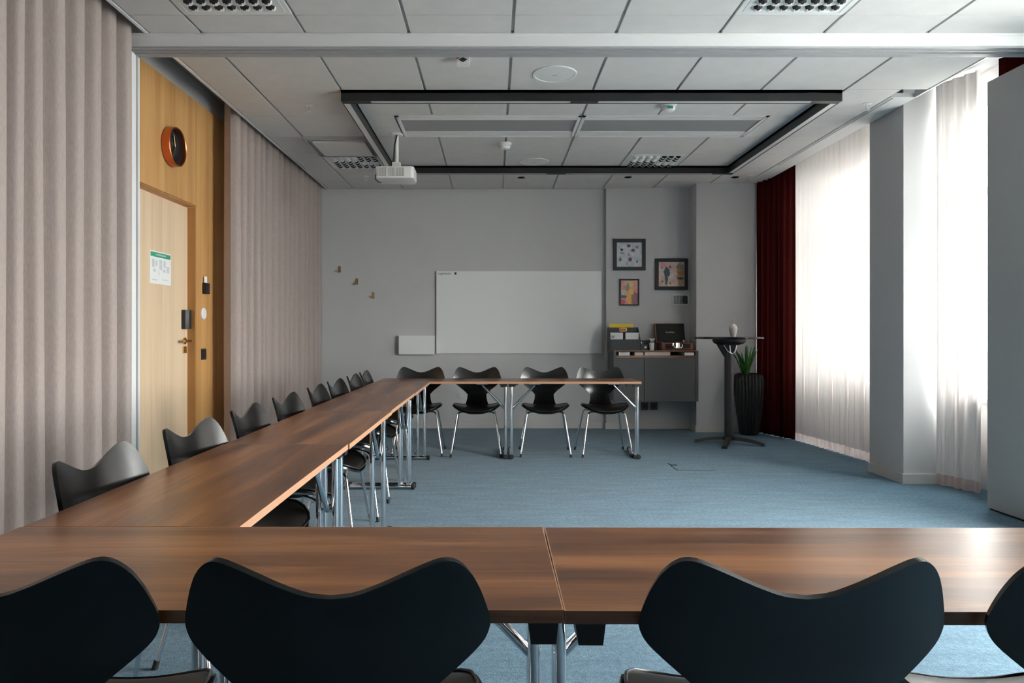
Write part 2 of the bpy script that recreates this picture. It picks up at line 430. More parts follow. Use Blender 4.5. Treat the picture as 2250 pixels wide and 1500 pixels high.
# ---- right wall: window bays, column
BAYS = [(5.58, 7.92), (3.55, 5.58), (1.75, 3.55)]
SILL = [0.68, 0.68, 0.12]
WZ1, WT = 2.90, 0.12
b = MB()
edges = [Y0]
for y0, y1 in sorted(BAYS): edges += [y0, y1]
edges.append(YB)
for k in range(0, len(edges), 2):
    if edges[k + 1] - edges[k] > .01: b.box(XW, XW + WT, edges[k], edges[k + 1], 0, SLAB)
for (y0, y1), z0 in zip(BAYS, SILL): b.box(XW, XW + WT, y0, y1, 0, z0); b.box(XW, XW + WT, y0, y1, WZ1, SLAB)
tag(b.build('wall_right', M['wall']), 'window wall on the right', kind='structure')
for k, (y0, y1) in enumerate(BAYS):
    WZ0 = SILL[k]
    w = empty('window_%d' % (k + 1), (XW + .06, (y0 + y1) / 2, WZ0)); tag(w, 'tall white framed window, bay %s' % ('beyond the column', 'beside the parked partition', 'in the near half of the room')[k], kind='structure')
    hh, H = (y1 - y0) / 2, WZ1 - WZ0
    f = MB(); s = .05; tz = 2.18 - WZ0
    f.box(-.035, .035, -hh, -hh + s, 0, H); f.box(-.035, .035, hh - s, hh, 0, H); f.box(-.035, .035, -hh, hh, 0, s); f.box(-.035, .035, -hh, hh, H - s, H)
    f.build('window_frame', M['beam'], w)
    bx(-.03, .03, -.03, .03, s, H - s).build('mullion', M['beam'], w)
    for sy in (-1, 1):
        c0, c1 = (s - hh, -.03) if sy < 0 else (.03, hh - s)
        bx(-.025, .025, c0, c1, tz, tz + .045).build('transom', M['beam'], w)
        bx(-.004, .004, c0, c1, s, tz).build('pane', M['glass'], w)
        bx(-.004, .004, c0, c1, tz + .045, H - s).build('pane', M['glass'], w)
    bx(-.16, -.035, -hh, hh, -.03, 0).build('window_sill', M['beam'], w, bevel=.003)
    portal('window_daylight', XW + .14, y0, y1, WZ0, WZ1)
tag(bx(3.125, XW - .02, 5.34, 5.82, 0, SLAB).build('wall_column', M['wall'], bevel=.002), 'square grey column between the sheer curtains', kind='structure')
b = MB(); b.box(3.113, 3.125, 5.328, 5.832, 0, h); b.box(3.125, XW, 5.328, 5.34, 0, h); b.box(3.125, XW, 5.82, 5.832, 0, h)
tag(b.build('baseboard_column', M['base']), 'pale baseboard around the column', kind='structure')
tag(bx(XW + .13, 60, -40, 60, -0.6, -0.5).build('ground_outside', M['ground']), 'paved ground outside the windows', kind='structure')

# ---- ceiling: void slab, grid, tiles
b = MB(); b.box(-2.7, XW + .3, Y0 - .2, YB + .25, SLAB, SLAB + .15)
ce = b.build('ceiling', M['slab']); tag(ce, 'suspended ceiling of pale square tiles in a recessed grid', kind='structure')
XS = [XLC, -1.692, -1.092, -.492, .108, .708, 1.308, 1.908, 2.508, XR]
YS_FAR = [BEAM1, 4.394, 4.994, 5.594, 6.194, 6.794, 7.394, 7.994, YB]
YS_NEAR = [Y0, -1.577, -.977, -.377, .223, .823, 1.423, 2.023, 2.623, 3.223, 3.823, BEAM0]
g = MB()
for x in XS[1:-1]:
    g.box(x - .012, x + .012, BEAM1, YB, CEIL + .012, CEIL + .016); g.box(x - .012, x + .012, Y0, BEAM0, CEIL + .012, CEIL + .016)
for y in YS_FAR[1:-1] + YS_NEAR[1:-1]: g.box(XLC, XR, y - .012, y + .012, CEIL + .010, CEIL + .0145)
g.build('ceiling_grid', M['grid'], ce)
g = MB(); g.box(XLC - .02, XLC, BEAM1, YB, CEIL - .004, CEIL + .05); g.box(XLC - .02, XLC, Y0, BEAM0, CEIL - .004, CEIL + .05)
g.box(XR - .004, XR + .012, BEAM1, 5.15, CEIL - .004, CEIL + .05); g.box(XR - .004, XR + .012, Y0, BEAM0, CEIL - .004, CEIL + .05)
g.build('edge_profile', M['beam'], ce)
tile_cache = {}
def tile(x0, x1, y0, y1):
    k = (round(x1 - x0, 3), round(y1 - y0, 3))
    if k[0] < .03 or k[1] < .03: return
    if k not in tile_cache:
        a, c = k[0] / 2 - .0095, k[1] / 2 - .0018
        tile_cache[k] = bx(-a, a, -c, c, 0, .012).mesh('ceiling_tile', M['tile'], bevel=.0015)
    place('ceiling_tile', tile_cache[k], ce, ((x0 + x1) / 2, (y0 + y1) / 2, CEIL))
NOZ = [(1, 'far'), (6, 'far')]
for rows, tagn in ((YS_FAR, 'far'), (YS_NEAR, 'near')):
    for j in range(len(rows) - 1):
        y0, y1 = rows[j], rows[j + 1]
        if tagn == 'near' and y1 < 2.5: continue
        for i in range(len(XS) - 1):
            x0, x1 = XS[i], XS[i + 1]
            if tagn == 'far' and abs(y0 - 5.594) < .01:
                if i in (3, 4, 5, 6): continue
                if i == 2: x1 = -.792
                if i == 7: x0 = 2.208
            if tagn == 'far' and abs(y0 - 6.794) < .01 and i in (1, 6): continue
            if tagn == 'far' and abs(y0 - 6.194) < .01 and i == 1: continue
            if tagn == 'near' and abs(y0 - 3.223) < .01 and i in (1, 6): continue
            if i == 8 and tagn == 'far' and y1 > 5.2:
                x1 = 2.92
            tile(x0, x1, y0, y1)
bx(XLC, XR, Y0, 2.623, CEIL, CEIL + .012).build('ceiling_field', M['tile'], ce)
b = MB(); b.box(2.955, XR + .01, 5.15, YR_ , CEIL - .002, CEIL + .03); b.box(2.922, 2.928, 5.15, YR_, CEIL - .002, CEIL + .03); b.box(2.928, 2.955, 5.15, 5.17, CEIL - .002, CEIL + .03); b.box(2.928, 2.955, 7.25, YR_, CEIL - .002, CEIL + .03)
b.build('edge_panel', M['gyps'], ce)
sl = MB()
sl.box(2.928, 2.936, 5.17, 7.25, CEIL + .01, CEIL + .02); sl.box(2.947, 2.955, 5.17, 7.25, CEIL + .01, CEIL + .02)
sl.cur = 1; sl.box(2.938, 2.945, 5.17, 7.25, CEIL - .001, CEIL + .02)
tag(sl.build('slot_diffuser', [M['dark'], M['beam']]), 'long narrow linear air slot in the ceiling edge beside the windows', 'air vent')

# ---- partition beam and jamb
b = MB(); b.box(-2.25, XW, BEAM0 + .004, BEAM1 - .03, BEAMZ + .018, SLAB); b.box(-2.25, XW, BEAM0 - .006, BEAM0 + .004, BEAMZ + .012, CEIL - .016)
b.box(-2.25, XW, BEAM0 - .012, BEAM0 + .004, CEIL - .016, CEIL - .002); b.box(-2.25, XW, BEAM1 - .03, BEAM1, BEAMZ + .03, SLAB)
bm_ = b.build('trim_1', M['beam']); tag(bm_, 'white beam across the ceiling carrying the partition track', kind='structure')
b = MB(); b.box(-2.25, XW, BEAM0 + .004, BEAM0 + .03, BEAMZ + .004, BEAMZ + .018); b.box(-2.25, XW, BEAM0 + .045, BEAM0 + .058, BEAMZ, BEAMZ + .018)
b.box(-2.25, XW, BEAM1 - .06, BEAM1 - .047, BEAMZ, BEAMZ + .018); b.box(-2.25, XW, BEAM1 - .03, BEAM1 - .002, BEAMZ + .006, BEAMZ + .03)
b.build('partition_track', M['track'], bm_)
b = MB(); b.box(-2.25, -2.124, BEAM0, BEAM0 + .088, 0, BEAMZ); b.box(-2.25, -2.150, BEAM0 + .088, BEAM0 + .100, 0, BEAMZ); b.box(-2.25, -2.130, BEAM0 + .100, BEAM1, 0, BEAMZ)
jm = b.build('trim_2', M['beam']); tag(jm, 'white post closing the left end of the partition track', kind='structure')
bx(-2.130, -2.124, BEAM0 + .108, BEAM0 + .122, 0, BEAMZ).build('seal_strip', M['track'], jm)

# ------------------------------------------------------------------ curtains
def curtain_mesh(ax, ay, bx_, by, z0, z1, period, amp, nx, zsteps, sharp=1.4, seed=1, flare=0.0):
    rnd = random.Random(seed)
    L_ = math.hypot(bx_ - ax, by - ay); n = int(L_ / period)
    ph = [0.0]
    for k in range(n + 2): ph.append(ph[-1] + rnd.uniform(.8, 1.2))
    tot = ph[n]
    am = [rnd.uniform(.75, 1.2) for _ in range(n + 3)]
    dx, dy = (bx_ - ax) / L_, (by - ay) / L_; nxv, nyv = -dy, dx
    b = MB()
    def fn(u, v):
        q = u * tot
        k = 0
        while k < n and ph[k + 1] < q: k += 1
        loc = (q - ph[k]) / (ph[k + 1] - ph[k])
        A = am[k] * (1 - loc) + am[k + 1] * loc
        w = math.tanh(sharp * math.sin(2 * math.pi * loc) + .45 * sharp) * A * amp
        z = z0 + (z1 - z0) * v
        w *= 1 + flare * (1 - v) + .10 * math.sin(3.1 * v + k * 1.7)
        shift = .012 * math.sin(2.3 * v + k * 2.1) * (1 - v)
        s = u * L_ + shift
        return (ax + dx * s + nxv * w, ay + dy * s + nyv * w, z)
    b.grid(fn, nx, zsteps)
    return b
tag(curtain_mesh(-2.125, BEAM0 - .03, -2.125, -2.0, .015, 3.02, .158, .043, 900, 10, 1.6, 3).build('curtain', M['curtain'], smooth=80, fixn=False),
    'floor length beige curtain in the near left, before the white post', 'curtain')
tag(curtain_mesh(-2.115, YB - .02, -2.105, 5.52, .015, 3.02, .175, .048, 520, 10, 1.6, 5).build('curtain', M['curtain'], smooth=80, fixn=False),
    'floor length beige curtain between the oak panelling and the back wall', 'curtain')
def sheer(label, ax, ay, bx_, by, period, amp, nx, seed):
    root = thing('sheer_curtain', label, 'curtain')
    curtain_mesh(ax, ay, bx_, by, .085, 3.03, period, amp, nx, 14, .9, seed, .25).build('cloth', M['sheer'], root, smooth=80, fixn=False)
    hm = curtain_mesh(ax, ay, bx_, by, .004, .0855, period, amp * 1.25, nx, 2, .9, seed).build('hem', M['hem'], root, smooth=80, fixn=False)
    return root
sheer('white sheer curtain hanging between the dark red drape and the column', 3.23, 7.52, 3.37, 5.86, .085, .017, 520, 11)
sheer('white sheer curtain hanging between the column and the grey partition', 3.35, 5.31, 3.47, 5.0, .075, .018, 160, 12)
tag(curtain_mesh(3.03, 8.107, 3.22, 7.50, .004, 3.03, .085, .032, 220, 10, 1.2, 21).build('drape', M['velvet'], smooth=80, fixn=False),
    'dark red velvet drape in the back right corner behind the plant', 'curtain')
tag(curtain_mesh(3.45, 4.80, 3.50, 4.15, .004, 3.03, .085, .03, 220, 10, 1.2, 22).build('drape', M['velvet'], smooth=80, fixn=False),
    'dark red drape mostly hidden behind the parked grey partition', 'curtain')

# ------------------------------------------------------------------ parked partition panels
for k, lab in enumerate(('front grey partition panel of the parked stack at the right', 'second grey partition panel, behind the front one', 'rearmost grey partition panel of the parked stack')):
    p = thing('partition_panel', lab, 'partition', (3.222 + .075 * k, 4.08, 0), group='parked partition panels')
    bx(0, .07, -.49, .49, .012, 2.785).build('panel', M['panel'], p, bevel=.003)
    b = MB(); b.box(.012, .058, -.48, .48, 0, .012); b.box(.015, .055, .49, .497, .02, 2.77); b.box(.02, .05, -.05, .05, 2.785, BEAMZ)
    b.build('edge_seal', M['rubber'], p)

# ------------------------------------------------------------------ chairs
def interp(pts, x):
    for (a, fa), (c, fc) in zip(pts, pts[1:]):
        if x <= c:
            t_ = (x - a) / (c - a); t_ = max(0, min(1, t_)); t2 = t_ * t_ * (3 - 2 * t_)
            return fa + (fc - fa) * (0.35 * t2 + 0.65 * t_)
    return pts[-1][1]
def pchip(pts, x):
    n = len(pts)
    if x <= pts[0][0]: return pts[0][1]
    if x >= pts[-1][0]: return pts[-1][1]
    dl = [(pts[i + 1][1] - pts[i][1]) / (pts[i + 1][0] - pts[i][0]) for i in range(n - 1)]
    def slope(i):
        if i == 0: return dl[0]
        if i == n - 1: return dl[-1]
        return 0.0 if dl[i - 1] * dl[i] <= 0 else 2 * dl[i - 1] * dl[i] / (dl[i - 1] + dl[i])
    i = max(k for k in range(n - 1) if pts[k][0] <= x)
    h_ = pts[i + 1][0] - pts[i][0]; t_ = (x - pts[i][0]) / h_
    return ((2 * t_ ** 3 - 3 * t_ ** 2 + 1) * pts[i][1] + (t_ ** 3 - 2 * t_ ** 2 + t_) * h_ * slope(i)
            + (-2 * t_ ** 3 + 3 * t_ ** 2) * pts[i + 1][1] + (t_ ** 3 - t_ ** 2) * h_ * slope(i + 1))
BACKY = [(.40, -.150), (.43, -.168), (.46, -.186), (.50, -.201), (.56, -.217), (.62, -.226), (.70, -.238), (.76, -.2525), (.82, -.271)]
TOPZ = [(0, .757), (.03, .760), (.07, .773), (.115, .792), (.145, .804), (.163, .8095), (.173, .8105), (.183, .8085), (.196, .800), (.210, .783), (.222, .758), (.231, .731), (.236, .712), (.2375, .703), (.238, .697)]
LOWZ = [(.093, .545), (.105, .560), (.13, .584), (.17, .617), (.205, .646), (.222, .662), (.231, .674), (.236, .686), (.2375, .692), (.238, .6965)]
def back_y(x, z): return pchip(BACKY, z) + .047 * (abs(x) / .238) ** 2 * max(0, min(1, (z - .45) / .15))
def make_chair():
    root = thing('chair', 'x', 'chair')
    b = MB()
    xs_in = [-.093 + .186 * k / 12 for k in range(13)]; NO = 36
    xs_out = [.093 + (.238 - .093) * (1 - (1 - k / NO) ** 2.2) for k in range(1, NO + 1)]
    cols = [-x for x in reversed(xs_out)] + xs_in + xs_out
    NR = 12
    def colz(x, j):
        lo = .545 if abs(x) <= .0931 else pchip(LOWZ, abs(x)); hi = pchip(TOPZ, abs(x))
        return lo + (hi - lo) * j / NR
    v = []; f = []
    nc = len(cols)
    for x in cols:
        for j in range(NR + 1):
            z = colz(x, j); v.append((x, back_y(x, z), z))
    for i in range(nc - 1):
        for j in range(NR):
            f.append((i * (NR + 1) + j, (i + 1) * (NR + 1) + j, (i + 1) * (NR + 1) + j + 1, i * (NR + 1) + j + 1))
    base = len(v); zn = [.545, .52, .495, .47, .45, .435]; wn = [.093, .094, .098, .105, .112, .118]
    i0 = len(xs_out)
    prev = [(i0 + k) * (NR + 1) for k in range(13)]
    for z, w in list(zip(zn, wn))[1:]:
        row = []
        for k in range(13):
            x = w * (-1 + 2 * k / 12); row.append(len(v)); v.append((x, back_y(x, z), z))
        for k in range(12): f.append((row[k], row[k + 1], prev[k + 1], prev[k]))
        prev = row
    b.add(v, f)
    b.build('backrest', M['lacq'], root, smooth=50, solid=.0105)
    # seat: saddle-shaped shell carrying on from the neck of the back
    SEATW = [(-.17, .118), (-.15, .126), (-.12, .150), (-.08, .190), (-.04, .212), (.0, .222), (.06, .224), (.11, .214), (.15, .190), (.18, .150), (.195, .105), (.202, .060)]
    def seat_z(x, y):
        c = .4305 + (.012 * ((y + .02) / .2) ** 2 if y < -.02 else -.010 * ((y + .02) / .22) ** 2)
        return c + .046 * (abs(x) / .224) ** 2.2 - (.0 if y < .1 else .05 * ((y - .1) / .1) ** 2 * .25)
    ys = [-.17 + .372 * (k / 26) for k in range(27)]
    def seat_fn(sc, dz, puff):
        def fn(u, w):
            y = -.17 + .372 * w
            if sc < 1: y = -.155 + (.350) * w
            hwid = interp(SEATW, y) * sc; x = hwid * (2 * u - 1)
            e = (1 - (2 * u - 1) ** 4) * (1 - (2 * w - 1) ** 6)
            return (x, y, seat_z(x, y) + dz + puff * e)
        return fn
    b = MB(); b.grid(seat_fn(1, 0, 0), 20, 26); b.build('seat', M['lacq'], root, smooth=50, solid=.0105)
    b = MB(); b.grid(seat_fn(.95, .0075, .010), 20, 24); b.grid(seat_fn(.95, .0065, 0), 20, 24)
    pad = b.build('seat_pad', M['leather'], root, smooth=60)
    fn = seat_fn(.95, .010, 0); loop = [fn(0, k / 24) for k in range(25)] + [fn(k / 8, 1) for k in range(1, 8)] + [fn(1, 1 - k / 24) for k in range(25)] + [fn(1 - k / 6, 0) for k in range(1, 7)]
    MB().tube(loop, .0035, 6).build('piping', M['leather'], pad, smooth=60)
    b = MB(); b.lathe([(.055, .4), (.06, .408), (.06, .418)], 20); b.build('mounting_plate', M['bplast'], root, smooth=40)
    leg_top = [(.03, .025, .409), (.135, .105, .409), (.156, .121, .406), (.168, .131, .397), (.175, .138, .382)]
    for sx in (-1, 1):
        for sy in (-1, 1):
            foot = (.232 if sy > 0 else .238, .205 if sy > 0 else .235, 0.012)
            pts = [(sx * a, sy * c - (.01 if sy < 0 else -.01), z) for a, c, z in leg_top] + [(sx * foot[0], sy * foot[1], foot[2])]
            lg = MB().tube(pts, .0082, 12).build('leg', M['chrome'], root, smooth=50)
            d = Vector(pts[-1]) - Vector(pts[-2]); d.normalize(); p = Vector(pts[-1])
            MB().tube([p - d * .018, p + d * .012 / abs(d.z) * .98], .0105, 12).build('foot_cap', M['rubber'], lg, smooth=40)
    return root
proto = make_chair(); index_children()
ORD = ['nearest the camera', 'second from the camera', 'third from the camera', 'fourth from the camera', 'fifth from the camera', 'sixth from the camera', 'seventh from the camera', 'last before the back wall']
spots = []
for k, y in enumerate((2.01, 2.625, 3.23, 3.825, 4.49, 5.03, 5.66, 6.17)):
    spots.append((-.914, y, R(-90) + R((1.5, -2, 2, -1, 1, -2, 0, 1)[k]), 'black moulded chair along the long curtain side table row, ' + ORD[k], 'chairs along the curtain side'))
for k, (x, l) in enumerate(((-.245, 'left of the table joint'), (.466, 'right of the joint between the two near tables'), (-.765, 'cut by the left picture edge'), (1.005, 'cut by the right picture edge'))):
    spots.append((x, 1.284, R((0.5, -0.5, 1.0, 0.4)[k]), 'black foreground chair seen from behind, ' + l, 'foreground chairs'))
for k, (x, l) in enumerate(((-.715, 'leftmost, at the corner of the tables'), (-.165, 'second from the left'), (.488, 'third from the left'), (1.046, 'rightmost, before the grey cabinet'))):
    spots.append((x, 6.69 if k == 0 else 6.667, R(180) + R((1, 0, -2, 2)[k]), 'black chair facing us behind the far tables, ' + l, 'chairs behind the far tables'))
for k, (x, y, rz, lab, grp) in enumerate(spots):
    c = proto if k == 0 else copy_tree(proto)
    c.location = (x, y, 0); c.rotation_euler = (0, 0, rz); tag(c, lab, 'chair', grp)

# ------------------------------------------------------------------ folding tables (local x = length, local -y = chair side, posts on the +y side)
TZ = .707; TT = .021
def make_table(length, depth):
    root = thing('folding_table', 'x', 'table')
    hl, hd = length / 2 - .001, depth / 2 - .0008
    top = bx(-hl + .002, hl - .002, -hd + .002, hd - .002, TZ - TT + .0003, TZ).build('tabletop', M['walnut'], root)
    b = MB(); e = .002
    b.box(-hl, -hl + e, -hd, hd, TZ - TT, TZ); b.box(hl - e, hl, -hd, hd, TZ - TT, TZ)
    b.box(-hl, hl, hd - e, hd, TZ - TT, TZ)
    b.build('edge_band', M['edge'], top)
    b = MB(); b.box(-hl, hl, -hd, -hd + e, TZ - TT, TZ); b.build('edge_band', M['walnut'], top)
    for s in (-1, 1):
        xp = s * (hl - .026)
        for yo in (.045, .108):
            MB().tube([(xp, hd - yo, .03), (xp, hd - yo, TZ - TT - .012)], .0135, 16).build('post', M['chrome'], root, smooth=40)
        bar = MB().tube([(xp, -hd + .02, .024), (xp, hd - .012, .024)], .017, 16).build('foot_bar', M['chrome'], root, smooth=40)
        for yy in (-hd + .012, hd - .012):
            MB().lathe([(.0195, yy - .012), (.0215, yy - .006), (.0215, yy + .010), (.018, yy + .013)], 16, (xp, 0, .0235), 'y').build('end_cap', M['rubber'], bar, smooth=40)
        b = MB(); b.prism([(xp + s * .018, TZ - TT), (xp + s * .018, TZ - TT - .028), (xp - s * .03, TZ - TT - .028), (xp - s * .045, TZ - TT - .010), (xp - s * .06, TZ - TT - .010), (xp - s * .06, TZ - TT)], 'y', hd - .14, hd - .02)
        b.build('hinge_block', M['bplast'], root, bevel=.002)
        q0, q1 = ((hl - .056, hl - .003) if s > 0 else (-hl + .022, -hl + .074)); zb_ = TZ - TT
        MB().prism([(q0 - .012, zb_), (q1 + (.0 if s > 0 else .016), zb_), (q1 + (.0 if s > 0 else .016), zb_ - .012), (q1, zb_ - .014), (q1 - .005, zb_ - .056), (q0 + .006, zb_ - .056), (q0, zb_ - .014), (q0 - .012, zb_ - .012)], 'y', -hd + .05, -hd + .12).build('link_block', M['bplast'], root)
        xb = xp - s * .215
        bx(min(xb - .05, xb + .05), max(xb - .05, xb + .05), hd - .105, hd - .05, TZ - TT - .009, TZ - TT).build('brace_plate', M['alu'], root, bevel=.002)
        p0 = Vector((xb, hd - .0765, TZ - TT - .016)); p1 = Vector((xp - s * .004, hd - .0765, .452))
        m_ = p0.lerp(p1, .45); m2 = p0.lerp(p1, .50)
        br = MB().tube([p0, m_, m2, p1], [.0095, .0095, .012, .012], 14).build('brace', M['chrome'], root, smooth=60)
        MB().tube([(xp, hd - .110, .452), (xp, hd - .043, .452)], .010, 12).build('pivot', M['chrome'], br, smooth=40)
    return root
LN = 1.1875
tb = make_table(1.196, .482); index_children()
tb.location = (.113 - .598, 1.359, 0); tag(tb, 'walnut folding table in the left foreground, left of the joint', 'table', 'foreground tables')
t2 = copy_tree(tb); t2.location = (.113 + .598, 1.352, 0); t2.rotation_euler = (0, 0, R(-.3)); tag(t2, 'walnut folding table in the right foreground with the bright window sheen', 'table', 'foreground tables')
tl = make_table(LN, .498); index_children()
for k, lab in enumerate(('nearest the camera', 'second from the camera', 'third from the camera', 'farthest, touching the back row')):
    c = tl if k == 0 else copy_tree(tl)
    c.location = (-.829 + (.0, .004, -.003, .002)[k], 1.602 + LN * (k + .5), 0); c.rotation_euler = (0, 0, R(-90) + R((0, .15, -.1, .1)[k]))
    tag(c, 'walnut folding table in the left row along the curtain, ' + lab, 'table', 'left row tables')
tk = make_table(1.208, .47); index_children()
for k, lab in enumerate(('left half, joining the left row', 'right half, ending before the cabinet')):
    c = tk if k == 0 else copy_tree(tk)
    c.location = (.135 + (-.604, .604)[k], 6.593, 0); c.rotation_euler = (0, 0, R(180))
    tag(c, 'walnut folding table at the back of the room, ' + lab, 'table', 'back row tables')

# ------------------------------------------------------------------ ceiling fixtures
# black frame light
FZ0, FZ1 = 2.805, CEIL - .001
fx0, fx1, fy0, fy1, fw = -1.092, 2.49, 5.0, 7.33, .06
fr = thing('ceiling_light', 'large black rectangular frame light fixed under the ceiling', 'light')
def light_bar(x0, x1, y0, y1, dif):
    b = MB(); wl_ = .006
    if x1 - x0 > y1 - y0:
        b.box(x0, x1, y0, y0 + wl_, FZ0, FZ1); b.box(x0, x1, y1 - wl_, y1, FZ0, FZ1); b.box(x0, x1, y0, y1, FZ1 - .02, FZ1)
    else:
        b.box(x0, x0 + wl_, y0, y1, FZ0, FZ1); b.box(x1 - wl_, x1, y0, y1, FZ0, FZ1); b.box(x0, x1, y0, y1, FZ1 - .02, FZ1)
    bar = b.build('light_bar', M['bmetal'], fr)
    for d in dif:
        bx(*d, FZ0 + .003, FZ0 + .012).build('diffuser', M['diffuser'], bar)
    for d in gaps(dif, x0, x1, y0, y1):
        bx(*d, FZ0 + .001, FZ0 + .012).build('blank_cover', M['bmetal'], bar)
def gaps(dif, x0, x1, y0, y1):
    out = []
    if x1 - x0 > y1 - y0:
        c = x0
        for d in dif + [(x1, x1, 0, 0)]:
            if d[0] - c > .01: out.append((c, d[0], y0 + .006, y1 - .006))
            c = d[1]
    else:
        c = y0
        for d in dif + [(0, 0, y1, y1)]:
            if d[2] - c > .01: out.append((x0 + .006, x1 - .006, c, d[2]))
            c = d[3]
    return out
for yy in (fy0, fy1 - fw):
    light_bar(fx0, fx1, yy, yy + fw, [(fx0 + .21, .55, yy + .006, yy + fw - .006), (.75, fx1 - .21, yy + .006, yy + fw - .006)])
for xx in (fx0, fx1 - fw):
    light_bar(xx, xx + fw, fy0 + fw, fy1 - fw, [(xx + .006, xx + fw - .006, fy0 + fw + .01, fy1 - fw - .01)])

# chilled beams
for k, lab in enumerate(('left of the two long perforated ceiling air panels', 'right of the two long perforated ceiling air panels')):
    x0 = -.792 + 1.5 * k; y0, y1 = 5.598, 6.19
    r_ = thing('ceiling_air_unit', lab, 'air vent', (x0 + .75, (y0 + y1) / 2, CEIL), group='ceiling air panels')
    a, c = .745, (y1 - y0) / 2
    b = MB(); b.box(-a, -a + .025, -c, c, -.006, .03); b.box(a - .025, a, -c, c, -.006, .03)
    b.box(-a, a, -c, -c + .022, -.006, .03); b.box(-a, a, c - .022, c, -.006, .03); b.box(-a + .025, a - .025, c - .15, c - .035, -.002, .02); b.box(-a + .025, a - .025, -c + .05, -c + .11, -.002, .02)
    b.build('frame', M['wplast'], r_)
    bx(-a + .025, a - .025, -c + .11, c - .15, .004, .03).build('perforated_panel', M['perf'], r_)
    bx(-a + .025, a - .025, -c + .022, -c + .05, .012, .03).build('air_slot', M['dark'], r_)
    bx(-a + .025, a - .025, c - .035, c - .022, .012, .03).build('air_slot', M['dark'], r_)

# nozzle diffusers
def nozzle_mesh(flip):
    b = MB(); n = 14; rr = .027
    rings = [(rr, 0), (rr * .96, -.008), (rr * .72, -.017), (rr * .35, -.021)]
    b.lathe(rings, n, cap=False); b.add([(rr * .35 * math.cos(2 * math.pi * k / n), rr * .35 * math.sin(2 * math.pi * k / n), -.021) for k in range(n)], [tuple(range(n))])
    me = b.mesh('nozzle', [M['wplast'], M['dark']])
    for p in me.polygons:
        c = p.center
        if c.y * flip > .012: p.material_index = 1
    return me
noz_a, noz_b = nozzle_mesh(-1), nozzle_mesh(1)
def diffuser(label, cx, cy, size, n):
    r_ = thing('air_diffuser', label, 'air vent', (cx, cy, CEIL), group='nozzle air diffusers')
    a = size / 2 - .006
    bx(-a, a, -a, a, -.002, .012).build('plate', M['wplast'], r_, bevel=.001)
    b = MB(); i_ = a - .03
    for s in (-1, 1): b.box(s * i_ - .002, s * i_ + .002, -i_, i_, -.004, -.002); b.box(-i_, i_, s * i_ - .002, s * i_ + .002, -.004, -.002)
    b.build('plate_rim', M['wplast'], r_)
    for i in range(n):
        for j in range(n):
            x = -.205 + .41 * i / (n - 1); y = -.205 + .41 * j / (n - 1)
            place('nozzle', noz_a if (i < 4) == (j > 2) or j > 4 else noz_b, r_, (x, y, -.002))
diffuser('square nozzle air diffuser before the white beam, top left', -1.392, 3.523, .6, 7)
diffuser('square nozzle air diffuser before the white beam, top right', 1.608, 3.523, .6, 7)
diffuser('square nozzle air diffuser above the far right of the frame light', 1.608, 7.094, .6, 7)
diffuser('square nozzle air diffuser behind the projector, near the curtain', -1.392, 7.094, .6, 7)
r_ = thing('exhaust_grille', 'square ceiling air outlet with a plain raised plate, left of the projector', 'air vent', (-1.392, 6.494, CEIL))
b = MB(); a = .294
for s in (-1, 1): b.box(s * a - .012, s * a + .012, -a, a, -.03, .012); b.box(-a, a, s * a - .012, s * a + .012, -.03, .012)
b.build('frame', M['grid'], r_)
bx(-a, a, -a, a, -.012, .0).build('backing', M['perf'], r_)
bx(-.235, .235, -.215, .25, -.034, -.016).build('plate', M['diffuser'], r_, bevel=.002)
for k in range(22):
    x = -.27 + .54 * k / 21
    bx(x - .006, x + .006, -a + .014, -a + .05, -.026, -.012).build('fin', M['grid'], r_)

# speakers
for (x, y, lab) in ((.408, 4.694, 'round white ceiling speaker in front of the frame light'), (.408, 7.094, 'round white ceiling speaker inside the frame light at the back')):
    s_ = thing('ceiling_speaker', lab, 'speaker', (x, y, CEIL), group='ceiling speakers')
    MB().lathe([(.150, 0), (.150, -.004), (.145, -.007), (.133, -.007), (.131, -.003)], 48).build('rim', M['wplast'], s_, smooth=30)
    MB().lathe([(.129, 0), (.129, -.005), (.06, -.008), (.001, -.0085)], 48).build('grille', M['wplast'], s_, smooth=30)
    bx(-.018, .018, -.002, .002, -.0092, -.0082).build('badge', M['perf'], s_)
# smoke detectors
for (x, y, lab, gr) in ((1.327, 5.32, 'white smoke detector with a small green lamp, inside the frame light at the front', True), (.10, 6.41, 'white smoke detector hanging on a ceiling seam in the middle', False)):
    s_ = thing('smoke_detector', lab, 'detector', (x, y, CEIL), group='smoke detectors')
    MB().lathe([(.062, 0), (.062, -.012), (.055, -.02)], 32).build('base', M['wplast'], s_, smooth=40)
    MB().lathe([(.05, -.02), (.052, -.035), (.042, -.05), (.02, -.056)], 32).build('sensor_head', M['wplast'], s_, smooth=40)
    if gr: bx(-.016, .022, -.054, -.046, -.046, -.026).build('status_lamp', M['green'], s_)
# sprinklers
for (x, y, lab) in ((-1.41, 5.34, 'front left, above the oak wall'), (2.83, 5.30, 'front right, beside the column'), (-1.416, 7.76, 'back left, behind the projector'), (2.83, 7.70, 'back right, above the red drape')):
    s_ = thing('sprinkler', 'small white ceiling sprinkler, ' + lab, 'sprinkler', (x, y, CEIL), group='sprinklers')
    MB().lathe([(.034, 0), (.034, -.003), (.012, -.006)], 24).build('rosette', M['wplast'], s_, smooth=40)
    b = MB(); b.tube([(-.008, 0, -.004), (-.012, 0, -.03), (0, 0, -.045)], .003, 6); b.tube([(.008, 0, -.004), (.012, 0, -.03), (0, 0, -.045)], .003, 6); b.build('yoke', M['wplast'], s_)
    MB().lathe([(.016, -.045), (.016, -.048)], 16).build('deflector', M['wplast'], s_)
